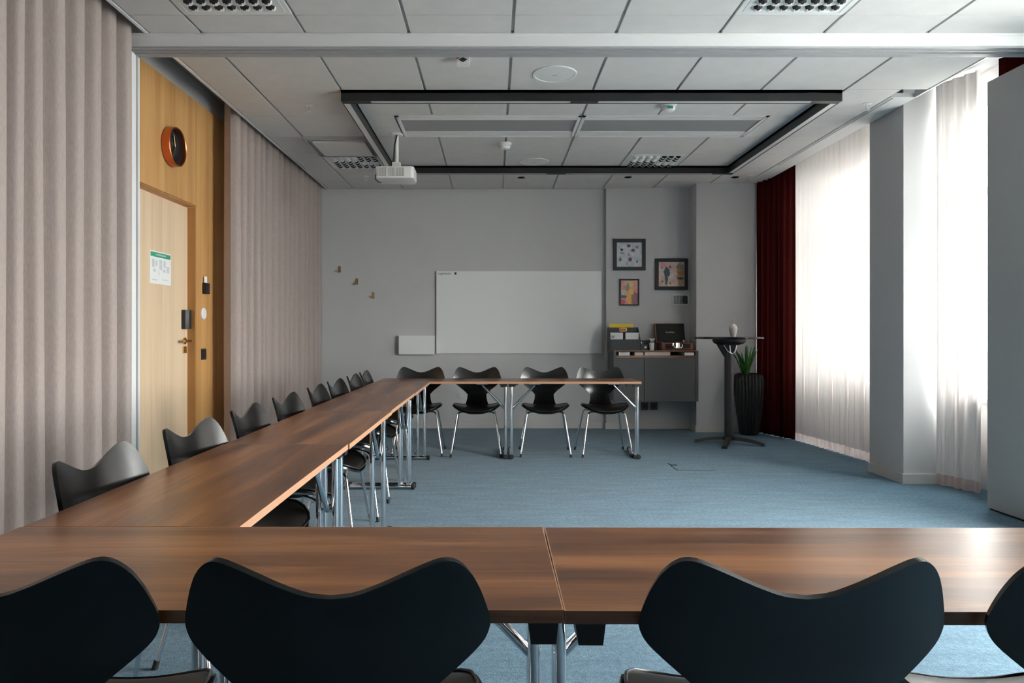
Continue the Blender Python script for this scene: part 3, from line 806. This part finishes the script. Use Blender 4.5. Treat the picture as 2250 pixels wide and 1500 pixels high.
# black downlights
for (x, y, lab) in ((.306, 7.82, 'left of three'), (1.496, 7.80, 'middle of three'), (2.69, 7.80, 'right of three')):
    s_ = thing('downlight', 'small round black recessed downlight near the back wall, ' + lab, 'light', (x, y, CEIL), group='black downlights')
    MB().lathe([(.042, 0), (.042, -.004), (.034, -.004), (.030, .004)], 28).build('trim_ring', M['bmetal'], s_, smooth=30)
    MB().lathe([(.034, -.003), (.001, -.003)], 28).build('lens', M['dark'], s_)
# small sign behind the beam
s_ = thing('alarm_beacon', 'small white ceiling box with black diamond mark behind the beam', 'alarm', (-.194, 4.42, CEIL)); s_.scale = (.9, 1, .62)
bx(-.045, .045, -.03, .03, -.075, 0).build('housing', M['wplast'], s_, bevel=.004)
MB().prism([(-.03, -.036), (0, -.062), (.03, -.036), (0, -.012)], 'y', -.0325, -.0300).build('diamond_mark', M['ink'], s_)
MB().prism([(-.043, -.006), (-.012, -.006), (-.036, -.03), (-.043, -.03)], 'y', -.0322, -.0300).build('corner_mark', M['red'], s_)

# projector
pr = thing('projector', 'white ceiling projector on a white pole mount', 'projector', (-.85, 6.12, 0))
pz0, pz1 = 2.475, 2.575
b = MB(); out = [(-.155, -.14), (.145, -.14), (.165, -.12), (.165, .08), (.145, .14), (-.155, .14)]
b.prism(out, 'z', pz0, pz1); body = b.build('body', M['wplast'], pr, bevel=.008, smooth=40)
for gx0, gx1 in ((-.145, -.068), (-.050, .004), (.012, .085)):
    bx(gx0, gx1, -.1415, -.1395, pz0 + .014, pz1 - .012).build('vent', M['perf'], body)
    n = int((gx1 - gx0) / .009)
    for k in range(n + 1):
        x = gx0 + (gx1 - gx0) * k / n
        bx(x - .0018, x + .0018, -.1435, -.1405, pz0 + .014, pz1 - .012).build('vent_slat', M['wplast'], body)
MB().lathe([(.035, -.02), (.035, .16), (.028, .165)], 24, (.07, 0, (pz0 + pz1) / 2), 'y').build('lens', M['bplast'], pr, smooth=40)
b = MB(); b.box(-.06, .06, -.05, .05, pz1 + .012, pz1 + .02)
for sx in (-1, 1):
    for sy in (-1, 1): b.tube([(sx * .045, sy * .035, pz1 + .016), (sx * .09, sy * .07, pz1)], .008, 8)
b.box(-.035, .035, -.03, .03, pz1 + .02, pz1 + .06)
b.build('mount_bracket', M['wplast'], pr, smooth=40)
MB().tube([(0, 0, pz1 + .05), (0, 0, CEIL)], .018, 16).build('mount_pole', M['wplast'], pr, smooth=40)
MB().lathe([(.05, CEIL - .012), (.06, CEIL)], 24).build('ceiling_flange', M['wplast'], pr, smooth=40)
MB().tube([(.01, -.02, CEIL), (-.015, -.024, 2.78), (-.02, -.025, 2.68), (-.03, -.02, 2.63), (-.03, .02, 2.58)], .006, 8).build('cable', M['cord'], pr, smooth=40)
MB().tube([(-.155, .02, 2.55), (-.185, .02, 2.54), (-.19, .02, 2.50), (-.165, .02, 2.475), (-.14, .03, 2.47)], .004, 8).build('cable', M['cord'], pr, smooth=40)

# ------------------------------------------------------------------ oak wall things
ck = thing('wall_clock', 'round copper rimmed clock with black face above the door', 'clock', (XL, 4.86, 2.44))
MB().lathe([(.128, 0), (.134, .008), (.134, .058), (.128, .062), (.124, .058), (.124, .03)], 56, axis='x', cap=False).build('rim', M['copper'], ck, smooth=40)
MB().lathe([(.126, .002), (.126, .034)], 48, axis='x').build('face', M['clockface'], ck)
b = MB(); b.tube([(.038, 0, 0), (.038, -.02, .075)], .0025, 6); b.build('hour_hand', M['brass'], ck)
b = MB(); b.tube([(.041, 0, 0), (.041, -.045, -.085)], .002, 6); b.build('minute_hand', M['brass'], ck)

sg = thing('evacuation_plan', 'white evacuation plan sheet with green heading on the door', 'sign', (XL - .0545, 4.84, 1.485))
bx(0, .002, -.152, .152, 0, .222).build('sheet', M['paper'], sg)
hd_ = bx(.002, .0026, -.144, .144, .183, .214).build('heading_band', M['green'], sg)
text_part('lettering', 'UTRYMNINGSPLAN', .017, M['paper'], hd_, (.0030, 0, .1985), (R(90), 0, R(90)))
plan = MB()
for (y0, y1, z0, z1) in ((-.125, -.09, .11, .165), (-.075, -.05, .12, .16), (-.02, .02, .10, .168), (.04, .07, .118, .165), (.085, .125, .085, .13), (-.11, -.07, .08, .10), (-.03, -.022, .06, .095), (.03, .07, .085, .105), (-.12, -.05, .022, .03), (.02, .1, .03, .036)):
    plan.box(.002, .0025, y0, y1, z0, z1)
tag(plan.build('floor_plan_print', M['greyp'], sg), kind='stuff')

kb = thing('card_switch', 'black key card switch with a white card, right of the door', 'switch', (XL, 5.44, 1.452))
bx(0, .028, -.04, .04, 0, .085).build('housing', M['bplast'], kb, bevel=.004)
bx(.008, .011, -.027, .027, .05, .135).build('key_card', M['paper'], kb)
for k in range(3): bx(.028, .030, -.01, .02, .018 + .02 * k, .026 + .02 * k).build('button', M['dmetal'], kb)
ds = thing('wall_sensor', 'round white disc on the oak wall right of the door', 'sensor', (XL, 5.42, 1.298))
MB().lathe([(.046, 0), (.046, .006), (.040, .010), (.001, .011)], 40, axis='x').build('disc', M['wplast'], ds, smooth=30)
sw = thing('light_switch', 'dark grey square switch low on the oak wall beside the door', 'switch', (XL, 5.42, .985))
bx(0, .008, -.042, .042, -.043, .043).build('plate', M['dmetal'], sw, bevel=.002)
bx(.008, .012, -.03, .03, -.032, .032).build('rocker', M['bplast'], sw, bevel=.002)

# ------------------------------------------------------------------ back wall things
wb = thing('whiteboard', 'large white frameless whiteboard on the back wall', 'whiteboard', (.3025, YB - .001, .9025))
bx(-.9945, .9945, -.022, -.008, 0, .9895).build('board', M['board'], wb, bevel=.001)
b = MB()
for x in (-.9, .9):
    for z in (.1, .89): b.box(x - .02, x + .02, -.008, 0, z - .02, z + .02)
b.build('wall_spacer', M['bplast'], wb)
b = MB(); b.box(-.9965, -.9945, -.0225, -.006, 0, .9895); b.build('edge_strip', M['dmetal'], wb)
text_part('lettering', 'Legamaster', .042, M['ink'], wb, (-.975, -.0225, .962), (R(90), 0, 0), align='LEFT', sx=.82)
bx(-.775, -.752, -.0228, -.022, .948, .976).build('logo_mark', M['ink'], wb)
pb = thing('wall_box', 'blank white box on the wall left of the whiteboard', 'box', (-.924, YB, .893))
bx(-.214, .214, -.075, 0, 0, .224).build('cover', M['board'], pb, bevel=.004)
bx(-.205, .205, -.060, -.002, -.004, 0).build('base_plate', M['wplast'], pb)
for (px, py, lab) in ((746, 592, 'upper left'), (784, 619, 'middle'), (820, 649, 'lower right')):
    x = (px - VPX) * YB / F_PX; z = CAM_Z + (VPY - py) * YB / F_PX
    hk = thing('coat_hook', 'small brass coat hook on the back wall, %s of three' % lab, 'hook', (x, YB, z), group='brass coat hooks')
    bx(-.015, .015, -.006, 0, -.035, .04).build('back_plate', M['brass'], hk, bevel=.002)
    b = MB(); b.tube([(0, -.004, -.02), (0, -.03, -.028), (0, -.045, -.02), (0, -.047, .0)], .008, 10); b.build('peg', M['brass'], hk, smooth=50)
bc = thing('socket_cover', 'round blank cover plate low on the back wall behind the chairs', 'socket', ((1011 - VPX) * YB / F_PX, YB, CAM_Z + (VPY - 868) * YB / F_PX))
MB().lathe([(.042, 0), (.042, -.004), (.036, -.006), (.001, -.006)], 36, axis='y').build('cover', M['wall'], bc, smooth=30)

# framed pictures
def picture(label, px0, py0, px1, py1, fwid, artm, framem, depth=.022):
    s = YM / F_PX
    x0, x1 = (px0 - VPX) * s, (px1 - VPX) * s; z0, z1 = CAM_Z + (VPY - py1) * s, CAM_Z + (VPY - py0) * s
    p = thing('framed_picture', label, 'picture', ((x0 + x1) / 2, YM, (z0 + z1) / 2))
    a, c = (x1 - x0) / 2, (z1 - z0) / 2
    b = MB()
    b.box(-a, -a + fwid, -depth, 0, -c, c); b.box(a - fwid, a, -depth, 0, -c, c); b.box(-a + fwid, a - fwid, -depth, 0, -c, -c + fwid); b.box(-a + fwid, a - fwid, -depth, 0, c - fwid, c)
    b.build('frame', framem, p, bevel=.0015)
    bx(-a + fwid, a - fwid, -depth + .010, -.004, -c + fwid, c - fwid).build('print', artm(2 * (a - fwid), 2 * (c - fwid)), p)
    return p
D_ = (.035, .035, .06)
picture('square black framed print of scattered dark dots on pale blue, upper left of the group', 1347, 525, 1418, 594, .042,
        lambda w, h: print_mat('print_pale', (.42, .50, .55), (.68, .68, .72), 22, [(-.3, .2, .06, .055, D_), (-.03, .36, .075, .07, (.16, .05, .08)), (.14, .18, .075, .06, (.12, .07, .07)), (.3, .3, .06, .06, (.2, .18, .26)), (-.36, -.2, .055, .07, (.2, .16, .08)), (.03, -.2, .075, .08, (.20, .05, .12)), (-.02, .0, .06, .05, (.30, .28, .40)), (.3, -.28, .045, .05, (.14, .12, .24)), (-.28, .06, .09, .04, (.25, .28, .36)), (-.1, -.35, .05, .09, (.35, .38, .45))], w, h, seed=1.3), M['bmetal'])
picture('black framed print with a tall teal shape on pink and tan', 1439, 568, 1511, 637, .042,
        lambda w, h: print_mat('print_pink', (.66, .42, .36), (.78, .68, .60), 14, [(.36, .0, .15, .55, (.50, .30, .16)), (.34, .30, .17, .10, (.28, .24, .22)), (.36, .05, .13, .10, (.45, .20, .04)), (.36, -.17, .13, .05, (.10, .08, .07)), (-.33, .4, .10, .09, (.80, .32, .42)), (-.18, .08, .115, .22, (.045, .11, .15)), (-.20, -.2, .06, .22, (.06, .12, .16)), (-.06, .3, .04, .05, (.12, .06, .06)), (-.38, .28, .035, .05, (.3, .12, .1)), (-.36, -.3, .035, .05, (.3, .12, .1)), (-.05, -.36, .03, .05, (.2, .12, .06))], w, h, seed=4.1), M['bmetal'])
picture('small black framed bright abstract print in red, yellow and orange, lower left', 1361, 613, 1404, 671, .016,
        lambda w, h: print_mat('print_bright', (.70, .24, .20), (.78, .48, .42), 16, [(.0, .33, .26, .14, (.72, .58, .24)), (-.1, .2, .1, .2, (.25, .25, .2)), (-.38, -.18, .2, .07, (.05, .12, .22)), (-.35, .0, .2, .12, (.62, .52, .44)), (.28, -.22, .24, .28, (.32, .14, .16)), (.0, -.22, .13, .32, (.85, .42, .04)), (.12, .02, .14, .12, (.80, .55, .14)), (-.4, -.4, .15, .12, (.62, .10, .10))], w, h, seed=2.2), M['bmetal'])
picture('tiny white framed grey picture under the pink print', 1477, 647, 1513, 670, .012,
        lambda w, h: print_mat('print_grey', (.16, .16, .17), (.30, .30, .31), 18, [(.32, .0, .2, .6, (.05, .05, .055)), (-.1, .0, .04, .6, (.45, .45, .46)), (-.3, .1, .03, .5, (.40, .40, .41))], w, h, seed=7.7), M['wplast'], .016)

# cabinet
CX0, CX1, CYF, CZ0, CZ1 = 1.368, 2.335, 7.985, .366, .950
cb = thing('wall_cabinet', 'grey wall hung cabinet with walnut top in the wall niche', 'cabinet', ((CX0 + CX1) / 2, YM, 0))
ox = (CX0 + CX1) / 2; a = (CX1 - CX0) / 2; dep = YM - CYF
b = MB(); st = .034
b.box(-a, -a + .03, -dep, 0, CZ0, CZ1 - .014); b.box(a - .035, a, -dep, 0, CZ0, CZ1 - .004); b.box(-a + .03, a - .035, -dep + .022, 0, CZ0, CZ1 - .085); b.box(-a + .03, a - .035, -.02, 0, CZ1 - .085, CZ1 - .014)
b.build('carcass', M['cab'], cb)
bx(-a, a - .036, -dep, 0, CZ1 - .014, CZ1).build('top_board', M['walnut'], cb, bevel=.0015)
bx(-a + .03, a - .036, -dep + .003, -.02, CZ1 - .085, CZ1 - .058).build('slot_shelf', M['walnut'], cb, bevel=.001)
split = (1415.5 - VPX) * CYF / F_PX - ox
for x0, x1 in ((-a + .030, split - .002), (split + .002, a - .037)):
    bx(x0, x1, -dep, -dep + .020, CZ0 + .002, CZ1 - .087).build('cabinet_door', M['cab'], cb, bevel=.0015)
bx(split - .004, split + .004, -dep + .004, -.02, CZ1 - .058, CZ1 - .014).build('slot_divider', M['cab'], cb)
zs = CZ1 - .058
def paper_stack(label, x0, x1, hgt, m_):
    o = bx(-(x1 - x0) / 2, (x1 - x0) / 2, 0, .27, 0, hgt).build('paper_stack', m_, bevel=.001); o.location = (ox + (x0 + x1) / 2, CYF + .012, zs)
    tag(o, label, 'paper', 'papers in the cabinet slot')
paper_stack('white paper stack in the left slot of the cabinet', -a + .06, -a + .185, .036, M['paper'])
paper_stack('cream paper stack beside the slot divider, left part', split - .105, split - .008, .036, M['cream'])
paper_stack('wide cream paper stack in the right slot of the cabinet', split + .01, split + .30, .038, M['cream'])
paper_stack('small white pad at the right end of the cabinet slot', a - .155, a - .045, .034, M['paper'])

# file organiser
fo = thing('desk_organiser', 'grey stepped file organiser with a brass label holder on the cabinet', 'organiser', (1.505, CYF + .02, CZ1))
s1 = .172
side = [(0, 0), (.20, 0), (.20, .265), (.14, .265), (.0, .125)]
for s in (-1, 1): MB().prism(side, 'x', s * s1 - .003 if s > 0 else -s1 - .003, s * s1 + .003 if s > 0 else -s1 + .003).build('side_panel', M['filebox'], fo)
bx(-s1, s1, 0, .004, 0, .125).build('front_panel', M['filebox'], fo)
bx(-s1, s1, .085, .089, 0, .195).build('divider', M['filebox'], fo)
dvb = bx(-s1, s1, .150, .154, 0, .262).build('divider', M['filebox'], fo)
bx(-s1, s1, .196, .20, 0, .265).build('back_panel', M['filebox'], fo)
bx(-s1, s1, .004, .196, 0, .004).build('base', M['filebox'], fo)
b = MB(); b.box(-.045, .045, .146, .150, .215, .222); b.box(-.045, .045, .146, .150, .252, .259); b.box(-.045, -.036, .146, .150, .215, .259); b.box(.036, .045, .146, .150, .215, .259)
lh = b.build('label_holder', M['brass'], fo); bx(-.036, .036, .148, .150, .222, .252).build('label_card', M['orange'], lh)
o = bx(-.155, .125, 0, .006, 0, .30).build('folder', M['yellow']); o.location = (1.505, CYF + .185, CZ1 + .005); tag(o, 'yellow folder standing in the back of the desk organiser', 'folder')
nb = thing('notebook', 'white notebook with a grey ring, left in the desk organiser', 'notebook', (1.505 - .085, CYF + .065, CZ1 + .005))
bx(-.078, .066, 0, .012, 0, .198).build('cover', M['paper'], nb, bevel=.001)
MB().tube([(-.05 + .014 * math.cos(q), -.002, .165 + .025 * math.sin(q)) for q in [math.pi * (1 + k / 10) for k in range(11)]], .0035, 6).build('ring', M['dmetal'], nb)
o = bx(-.075, .078, 0, .014, 0, .198).build('notebook', M['paper'], bevel=.001); o.location = (1.505 + .085, CYF + .064, CZ1 + .005); tag(o, 'plain white notebook, right in the desk organiser', 'notebook')
# small things between organiser and record player
pc = thing('pen_cup', 'small black desk caddy between organiser and flowers', 'caddy', (1.725, CYF + .06, CZ1))
b = MB(); b.box(-.04, .04, -.03, -.026, 0, .07); b.box(-.04, .04, .026, .03, 0, .09); b.box(-.04, -.036, -.03, .03, 0, .085); b.box(.036, .04, -.03, .03, 0, .085); b.box(-.04, .04, -.03, .03, 0, .004)
b.build('box', M['bplast'], pc)
MB().tube([(-.02, 0, .006), (-.028, .004, .10)], .004, 8).build('pen', M['chrome'], pc); MB().lathe([(.012, -.033), (.012, -.030)], 16, (.012, 0, .035), 'y').build('knob', M['wplast'], pc)
o = bx(-.06, .06, -.05, .05, 0, .115).build('black_box', M['bplast'], bevel=.003); o.location = (1.79, CYF + .20, CZ1); tag(o, 'black box behind the small white flowers on the cabinet', 'box')
fp = thing('flower_glass', 'small glass with white flowers on the cabinet beside the record player', 'flowers', (1.815, CYF + .075, CZ1))
MB().lathe([(.024, 0), (.026, .01), (.034, .085), (.031, .085), (.023, .012), (.0005, .010)], 24, cap=False).build('cup', M['vase'], fp, smooth=50)
MB().lathe([(.022, .0001), (.022, .006)], 20).build('coaster', M['dmetal'], fp)
rnd = random.Random(4)
for k in range(9):
    aa = rnd.uniform(0, 6.28); rr = rnd.uniform(.0, .032); z = .095 + rnd.uniform(0, .035)
    b = MB(); b.tube([(0, 0, .03), (rr * math.cos(aa), rr * math.sin(aa), z)], .0015, 5)
    b.lathe([(.002, z - .004), (.012, z), (.013, z + .008), (.004, z + .013)], 8, (rr * math.cos(aa), rr * math.sin(aa), 0))
    b.build('blossom', M['flower'], fp, smooth=60)

# record player
rp = thing('record_player', 'open brown suitcase record player with black lid on the cabinet', 'record player', (2.105, CYF + .17, CZ1))
hwid = .178
b = MB(); b.box(-hwid, hwid, -.145, .13, .008, .088); base = b.build('base_case', M['rbrown'], rp, bevel=.005)
bx(-hwid + .012, hwid - .012, -.13, .115, .088, .092).build('deck', M['bplast'], rp)
MB().lathe([(.105, .092), (.105, .099), (.10, .101), (.001, .101)], 40, (-.04, -.01, 0)).build('platter', M['rubber'], rp, smooth=30)
b = MB(); b.lathe([(.012, .092), (.012, .118)], 16, (.12, .06, 0)); b.tube([(.12, .06, .114), (.115, -.05, .112), (.07, -.09, .108)], .004, 8); b.build('tone_arm', M['chrome'], rp, smooth=40)
for x0, x1 in ((-.145, -.055), (.055, .145)):
    bx(x0, x1, -.148, -.145, .022, .074).build('speaker_grille', M['grille'], base)
b = MB(); b.tube([(-.052, -.150, .066), (-.045, -.165, .040), (-.025, -.168, .024), (.025, -.168, .024), (.045, -.165, .040), (.052, -.150, .066)], .007, 10)
b.box(-.06, -.045, -.152, -.145, .052, .080); b.box(.045, .06, -.152, -.145, .052, .080); b.box(-.022, .022, -.154, -.145, .030, .085)
b.build('handle_clasp', M['chrome'], rp, smooth=40)
for x in (-.15, .15): MB().lathe([(.012, 0), (.012, .008)], 12, (x, -.11, 0)).build('foot', M['rubber'], rp); MB().lathe([(.012, 0), (.012, .008)], 12, (x, .10, 0)).build('foot', M['rubber'], rp)
lid = bx(-hwid, hwid, 0, .045, 0, .235).build('lid', M['rbrown'], rp, bevel=.005); lid.location = (-.012, .125, .085); lid.rotation_euler = (R(-14), 0, R(3))
bx(-hwid + .014, hwid - .004, -.002, .004, .012, .228).build('lid_lining', M['dark'], lid)
text_part('lettering', 'GoodMan', .026, M['paper'], lid, (.0, -.0035, .125), (R(90), 0, 0))
bx(-.022, .022, -.006, .01, .233, .240).build('clasp_plate', M['chrome'], lid)

# sockets under the cabinet
for (px0, px1, lab) in ((1408, 1424, 'left'), (1428, 1445, 'right')):
    s = YM / F_PX; x = ((px0 + px1) / 2 - VPX) * s; z = CAM_Z + (VPY - 892) * s
    so = thing('wall_socket', 'black wall socket under the grey cabinet, %s of two' % lab, 'socket', (x, YM, z), group='black wall sockets')
    bx(-.043, .043, -.010, 0, -.043, .043).build('plate', M['bplast'], so, bevel=.003)
    MB().lathe([(.022, -.0105), (.020, -.004), (.001, -.004)], 24, axis='y').build('socket_well', M['dark'], so)

# ------------------------------------------------------------------ standing table, vase
bt = thing('bar_table', 'tall black round standing table beside the cabinet', 'table', (2.437, 7.25, 0))
MB().lathe([(.338, 1.086), (.344, 1.090), (.344, 1.104), (.340, 1.108), (.001, 1.108)], 72).build('table_top', M['tabletop'], bt, smooth=30)
MB().lathe([(.10, 1.025), (.15, 1.042), (.165, 1.062), (.165, 1.086)], 40).build('top_flange', M['bmetal'], bt, smooth=40)
b = MB(); b.prism([(-.14, 1.06), (.10, 1.06), (.03, .94), (-.045, .90), (-.075, .95)], 'y', -.03, .03); b.build('tilt_bracket', M['bmetal'], bt, bevel=.004)
b = MB(); b.tube([(-.075, -.05, 1.03), (-.03, -.052, .96), (.015, -.05, .935)], .006, 8); b.tube([(.06, -.05, 1.03), (.045, -.052, .96), (.015, -.05, .935)], .006, 8); b.tube([(-.01, -.05, 1.02), (-.005, -.052, .95)], .005, 8)
b.build('tilt_lever', M['chrome'], bt, smooth=40)
MB().lathe([(.047, .06), (.047, .93), (.043, .955)], 40).build('column', M['dmetal'], bt, smooth=40)
MB().lathe([(.068, .045), (.068, .072), (.05, .085)], 32).build('hub', M['bmetal'], bt, smooth=40)
ang0 = math.atan2(-.15, .31)
for k in range(4):
    q = ang0 + k * math.pi / 2
    b = MB(); n = 10
    for i in range(n):
        t0, t1 = i / n, (i + 1) / n
        def sec(t):
            r_q = .05 + .295 * t; zt = .078 - .052 * t ** 1.6; w = .030 - .004 * t
            return r_q, zt, w, max(.006, zt - .026 - .008 * (1 - t)) if t < .93 else .0
        v = []
        for t in (t0, t1):
            r_q, zt, w, zb = sec(t)
            for (dw, z) in ((-w, zb), (w, zb), (w * .8, zt), (-w * .8, zt)): v.append((r_q * math.cos(q) - dw * math.sin(q), r_q * math.sin(q) + dw * math.cos(q), z))
        f = [(0, 1, 5, 4), (1, 2, 6, 5), (2, 3, 7, 6), (3, 0, 4, 7)]
        if i == 0: f.append((3, 2, 1, 0))
        if i == n - 1: f.append((4, 5, 6, 7))
        b.add(v, f)
    b.build('foot_arm', M['dmetal'], bt, smooth=40)
va = thing('vase', 'small white vase with a dry twig on the standing table', 'vase', (2.47, 7.22, 1.108))
MB().lathe([(.022, 0), (.024, .004), (.036, .05), (.042, .085), (.038, .108), (.022, .124), (.014, .130), (.015, .134)], 32).build('body', M['vase'], va, smooth=60)
tw = MB().tube([(0, 0, .12), (-.004, 0, .16), (-.010, 0, .195)], .0015, 6).build('twig', M['twig'], va)
b = MB(); b.tube([(-.010, 0, .190), (-.03, 0, .197)], .003, 6); b.tube([(-.008, 0, .184), (.008, .004, .196)], .003, 6); b.build('twig_tip', M['twig'], tw)

# ------------------------------------------------------------------ planter
pl = thing('potted_plant', 'tall black wave ribbed planter with upright green leaves', 'plant', (2.885, 7.915, 0))
PROF = [(0, .098), (.02, .103), (.12, .118), (.28, .140), (.42, .156), (.52, .163), (.60, .163), (.655, .156), (.685, .148), (.69, .140)]
def prad(z): return interp([(z_, r_) for z_, r_ in PROF], z)
nz, na = 70, 220
def rib(z, a):
    ph = 26 * a + 1.5 * math.sin(5.0 * z + 2.2 * math.sin(2 * a)) + .9 * math.sin(11 * z + 3 * a)
    return (1 - abs(math.sin(ph / 2))) ** 1.6
b = MB(); prof = [(prad(.69 * k / nz), .69 * k / nz) for k in range(nz + 1)]
b.lathe(prof, na, rf=lambda r_, z, a: r_ - .010 + .014 * rib(z, a) * (1 if .015 < z < .68 else .3), cap=False)
b.lathe([(.140, .684), (.128, .684), (.124, .64)], 64, cap=False)
b.add([(.10 * math.cos(2 * math.pi * k / 32), .10 * math.sin(2 * math.pi * k / 32), .001) for k in range(32)], [tuple(range(32))])
b.build('planter', M['planter'], pl, smooth=50)
MB().lathe([(.127, .60), (.127, .655), (.001, .662)], 32).build('soil', M['soil'], pl, smooth=40)
rnd = random.Random(9)
for k in range(16):
    a = rnd.uniform(0, 6.28); r0 = rnd.uniform(.005, .045); L_ = rnd.uniform(.24, .42); lean = rnd.uniform(.05, .36); wd = rnd.uniform(.019, .030); tw_ = rnd.uniform(-.6, .6)
    ca, sa = math.cos(a), math.sin(a)
    def lf(u, v):
        s_ = v * L_; out_ = r0 + lean * s_ * (1 + .5 * v); w = wd * (1 - v) ** .45 * (.55 + .45 * min(1, v * 3)) * (2 * u - 1) if v < .999 else 0
        px_, py_ = -sa * math.cos(tw_) - ca * math.sin(tw_) * .3, ca * math.cos(tw_) - sa * math.sin(tw_) * .3
        cup = .006 * (2 * u - 1) ** 2
        return (ca * (out_ - cup) + px_ * w - .025, sa * (out_ - cup) + py_ * w, .645 + s_ * (1 - .12 * lean * v))
    MB().grid(lf, 4, 10).build('leaf', M['leaf'], pl, smooth=80, solid=.0015)

# ------------------------------------------------------------------ floor box
fb = thing('floor_box', 'square carpeted floor socket lid set flush in the carpet', 'floor box', (1.70, 6.02, 0))
b = MB(); w_, d_ = .165, .16; e = .003
b.box(-w_, w_, d_ - e, d_, 0, .0025); b.box(-w_, -w_ + e, -d_, d_, 0, .0025); b.box(w_ - e, w_, -d_, d_, 0, .0025); b.box(-w_, w_, -d_, -d_ + e, 0, .0025)
b.build('lid_edge', M['dmetal'], fb)
bx(-w_ + e, w_ - e, -d_ + e, d_ - e, 0, .002).build('lid', M['carpet'], fb)
bx(-w_ + .005, -w_ + .055, .03, .075, .002, .004).build('cable_flap', M['bplast'], fb, bevel=.001)
